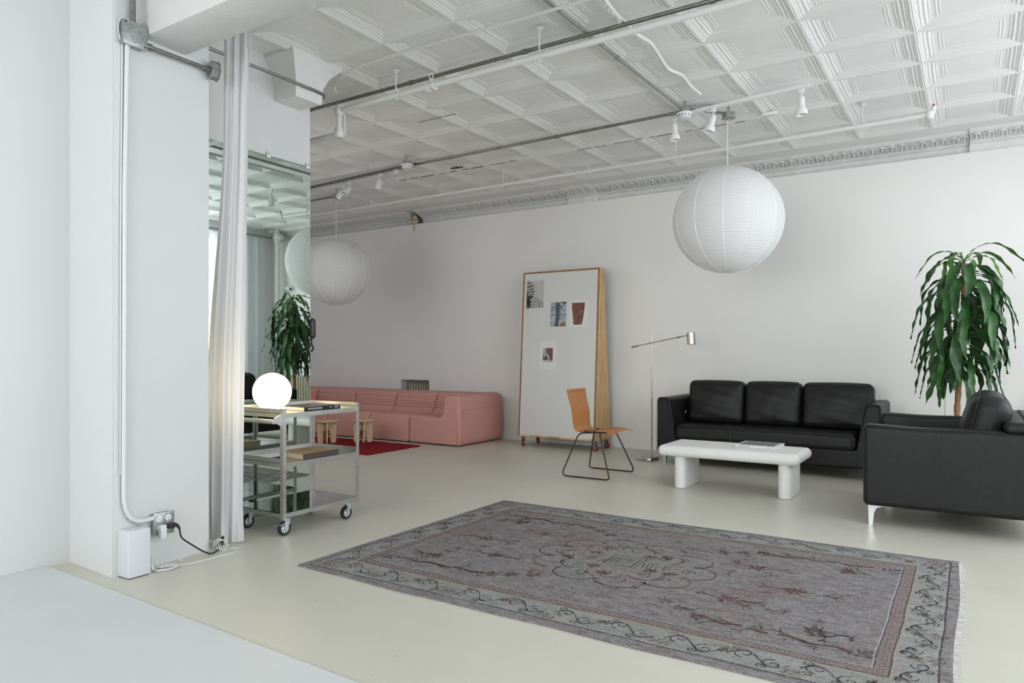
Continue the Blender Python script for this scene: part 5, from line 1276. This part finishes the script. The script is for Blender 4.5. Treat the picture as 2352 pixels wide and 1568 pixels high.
def stool(x, y, rot, label):
    r = thing('plywood_stool', (0, 0, 0), label, 'stool', 'small birch stools on the red rug')
    m_ = MB(); m_.lathe([(.130, .258), (.135, .262), (.135, .274), (.133, .276)], (0, 0, 0), (0, 0, 1), 40); m_.build('seat', mBirch, r)
    for ang in (0, PI/2):
        hw_, H = .112, .258; R = .028
        out = [(-hw_, H), (-hw_+.004, .04)]+[(-hw_+.004+R*(1-math.cos(t)), .004+R*(1-math.sin(t))+.0) for t in [k/5*PI/2 for k in range(6)]]
        out += [(-.050, .004)]+[(-.040+.0, .03)]+[(-.042, .08)]+[(.043*math.cos(t), .115+.046*math.sin(t)) for t in [PI-k/10*PI for k in range(11)]]+[(.042, .08), (.044, .03), (.050, .004)]
        out += [(hw_-.004-R*(1-math.sin(t)), .004+R*(1-math.cos(t))) for t in [k/5*PI/2 for k in range(6)]]+[(hw_-.004, .04), (hw_, H)]
        m_ = MB(); m_.prism(out, -.008, .008, 'y'); bmesh.ops.triangulate(m_.bm, faces=[f for f in m_.bm.faces if len(f.verts) > 6])
        m_.xf(Matrix.Rotation(ang, 4, 'Z')); m_.build('leg_panel', mBirch, r, ang=30)
    r.location = (x, y, .0165); r.rotation_euler = (0, 0, rot); return r
st1 = stool(-6.16, 6.21, .90, 'birch plywood stool nearer the middle of the red rug, right of the other')
st2 = dup(st1, (-6.48, 5.93, .0165), (0, 0, .86), 'birch plywood stool partly hidden behind the back post of the cart')

# ------------------------------------------------------------------ potted plant
random.seed(21)
pl = thing('potted_dracaena', (-.06, 6.58, 0), 'tall potted plant with long drooping green leaves behind the armchair', 'plant')
pxp, pyp = -.055, 6.55
m = MB(); m.lathe([(.02, 0), (.13, 0), (.15, .03), (.18, .30), (.185, .32), (.17, .32), (.165, .28), (.02, .28)], (pxp-.02, pyp, 0), (0, 0, 1), 32, caps=False); m.build('pot', mPot, pl)
m = MB(); m.lathe([(.001, .275), (.166, .27)], (pxp-.02, pyp, 0), (0, 0, 1), 24, caps=False); m.build('soil', mSoil, pl)
tr_ = smoothpath([(pxp-.02, pyp, .27), (pxp-.045, pyp, .60), (pxp-.03, pyp, .9), (pxp-.01, pyp, 1.3), (pxp, pyp, 1.80)], 8)
m = MB(); n = len(tr_); m.tube(tr_, [.026+.003*math.sin(i*2.1)-(.012*i/n) for i in range(n)], 10); m.build('trunk', mBark, pl, ang=70)
m = MB()
def leaf(q, base, az, L_, W_, rise, droop, mi, twist=.0):
    n = 28; d = Vector((math.cos(az), math.sin(az), 0)); side = Vector((-d.y, d.x, 0)); p = Vector(base); a = rise; pts = []
    ph = random.uniform(0, 6)
    for k in range(n+1):
        t = k/n; pts.append((p.copy(), a))
        a2 = rise-(rise+droop)*min(1, (t/.62))**1.15
        a = a2; st = L_/n; p = p+(d*math.cos(a)+Vector((0, 0, 1))*math.sin(a))*st+side*.004*math.sin(t*6+ph)
    q.mi = mi; rows = []
    for k, (p, a) in enumerate(pts):
        t = k/n; w_ = W_*min(1, .22+2.0*max(0, t-.10))*max(0., (1-max(0, (t-.50)/.50)**2.2))**.8
        tw = twist*t+.25*math.sin(t*7+ph); sd = (side*math.cos(tw)+Vector((0, 0, 1))*math.sin(tw)*.7).normalized()
        nr = d*-math.sin(a)+Vector((0, 0, 1))*math.cos(a); rf = .09*W_*math.sin(k*1.1+ph); w_ *= 1+.12*math.sin(k*.8+ph*2)
        rows.append([q.bm.verts.new(p-sd*w_/2+nr*(w_*.16+rf)), q.bm.verts.new(p-sd*w_/4+nr*w_*.05), q.bm.verts.new(p), q.bm.verts.new(p+sd*w_/4+nr*w_*.05), q.bm.verts.new(p+sd*w_/2+nr*(w_*.16-rf))])
    for r0, r1 in zip(rows, rows[1:]):
        for j in range(4):
            f = q.bm.faces.new([r0[j], r0[j+1], r1[j+1], r1[j]]); f.material_index = mi
ga = 2.39996
for k in range(84):
    t = k/83; zb = 1.02+.77*t; az = k*ga+random.uniform(-.25, .25)
    L_ = random.uniform(.44, .64)*(1.0 if t < .9 else .85)*(.82 if t < .2 else 1); W_ = random.uniform(.052, .078)
    rise = random.uniform(-.3, .45)+(.25 if t > .8 else 0); droop = random.uniform(1.2, 1.56)
    if t < .25: rise -= .3
    leaf(m, (pxp-.02+.02*t, pyp, zb), az, L_, W_, rise, droop, 0, random.uniform(-.5, .5))
for k, (az, L_, rs, dr) in enumerate(((.25, .58, 1.15, .75), (.55, .50, .85, .9), (PI+.2, .46, 1.0, 1.0), (PI-.3, .38, .65, 1.1), (-.5, .40, .6, 1.1), (2.2, .30, 1.15, .3), (-1.9, .30, .8, 1.2), (-1.2, .35, .3, 1.4), (PI+.8, .36, .5, 1.3), (1.2, .34, 1.0, .6))):
    leaf(m, (pxp, pyp, 1.80), az, L_, .046, rs, dr, 1, random.uniform(-.4, .4))
for dx_, dz_, L_ in ((-.20, .98, .36), (-.10, .92, .36), (.0, .97, .42), (-.27, 1.05, .30), (.08, 1.0, .34), (.14, 1.05, .30), (-.05, 1.0, .38)):
    leaf(m, (pxp+dx_*.6, pyp-.06, dz_+.16), (PI if dx_ < 0 else -.3)-.3, L_, .05, -.2, 1.5, 0, .2)
m.build('foliage', [mLeaf, mLeafL], pl, ang=80)
m = MB(); m.tube([(-.205, YB-.006, 0.0), (-.205, YB-.006, 1.25)], .0028, 6); tag(m.build('wall_cable', mCord), 'thin pale cable running up the back wall behind the plant', 'cable')
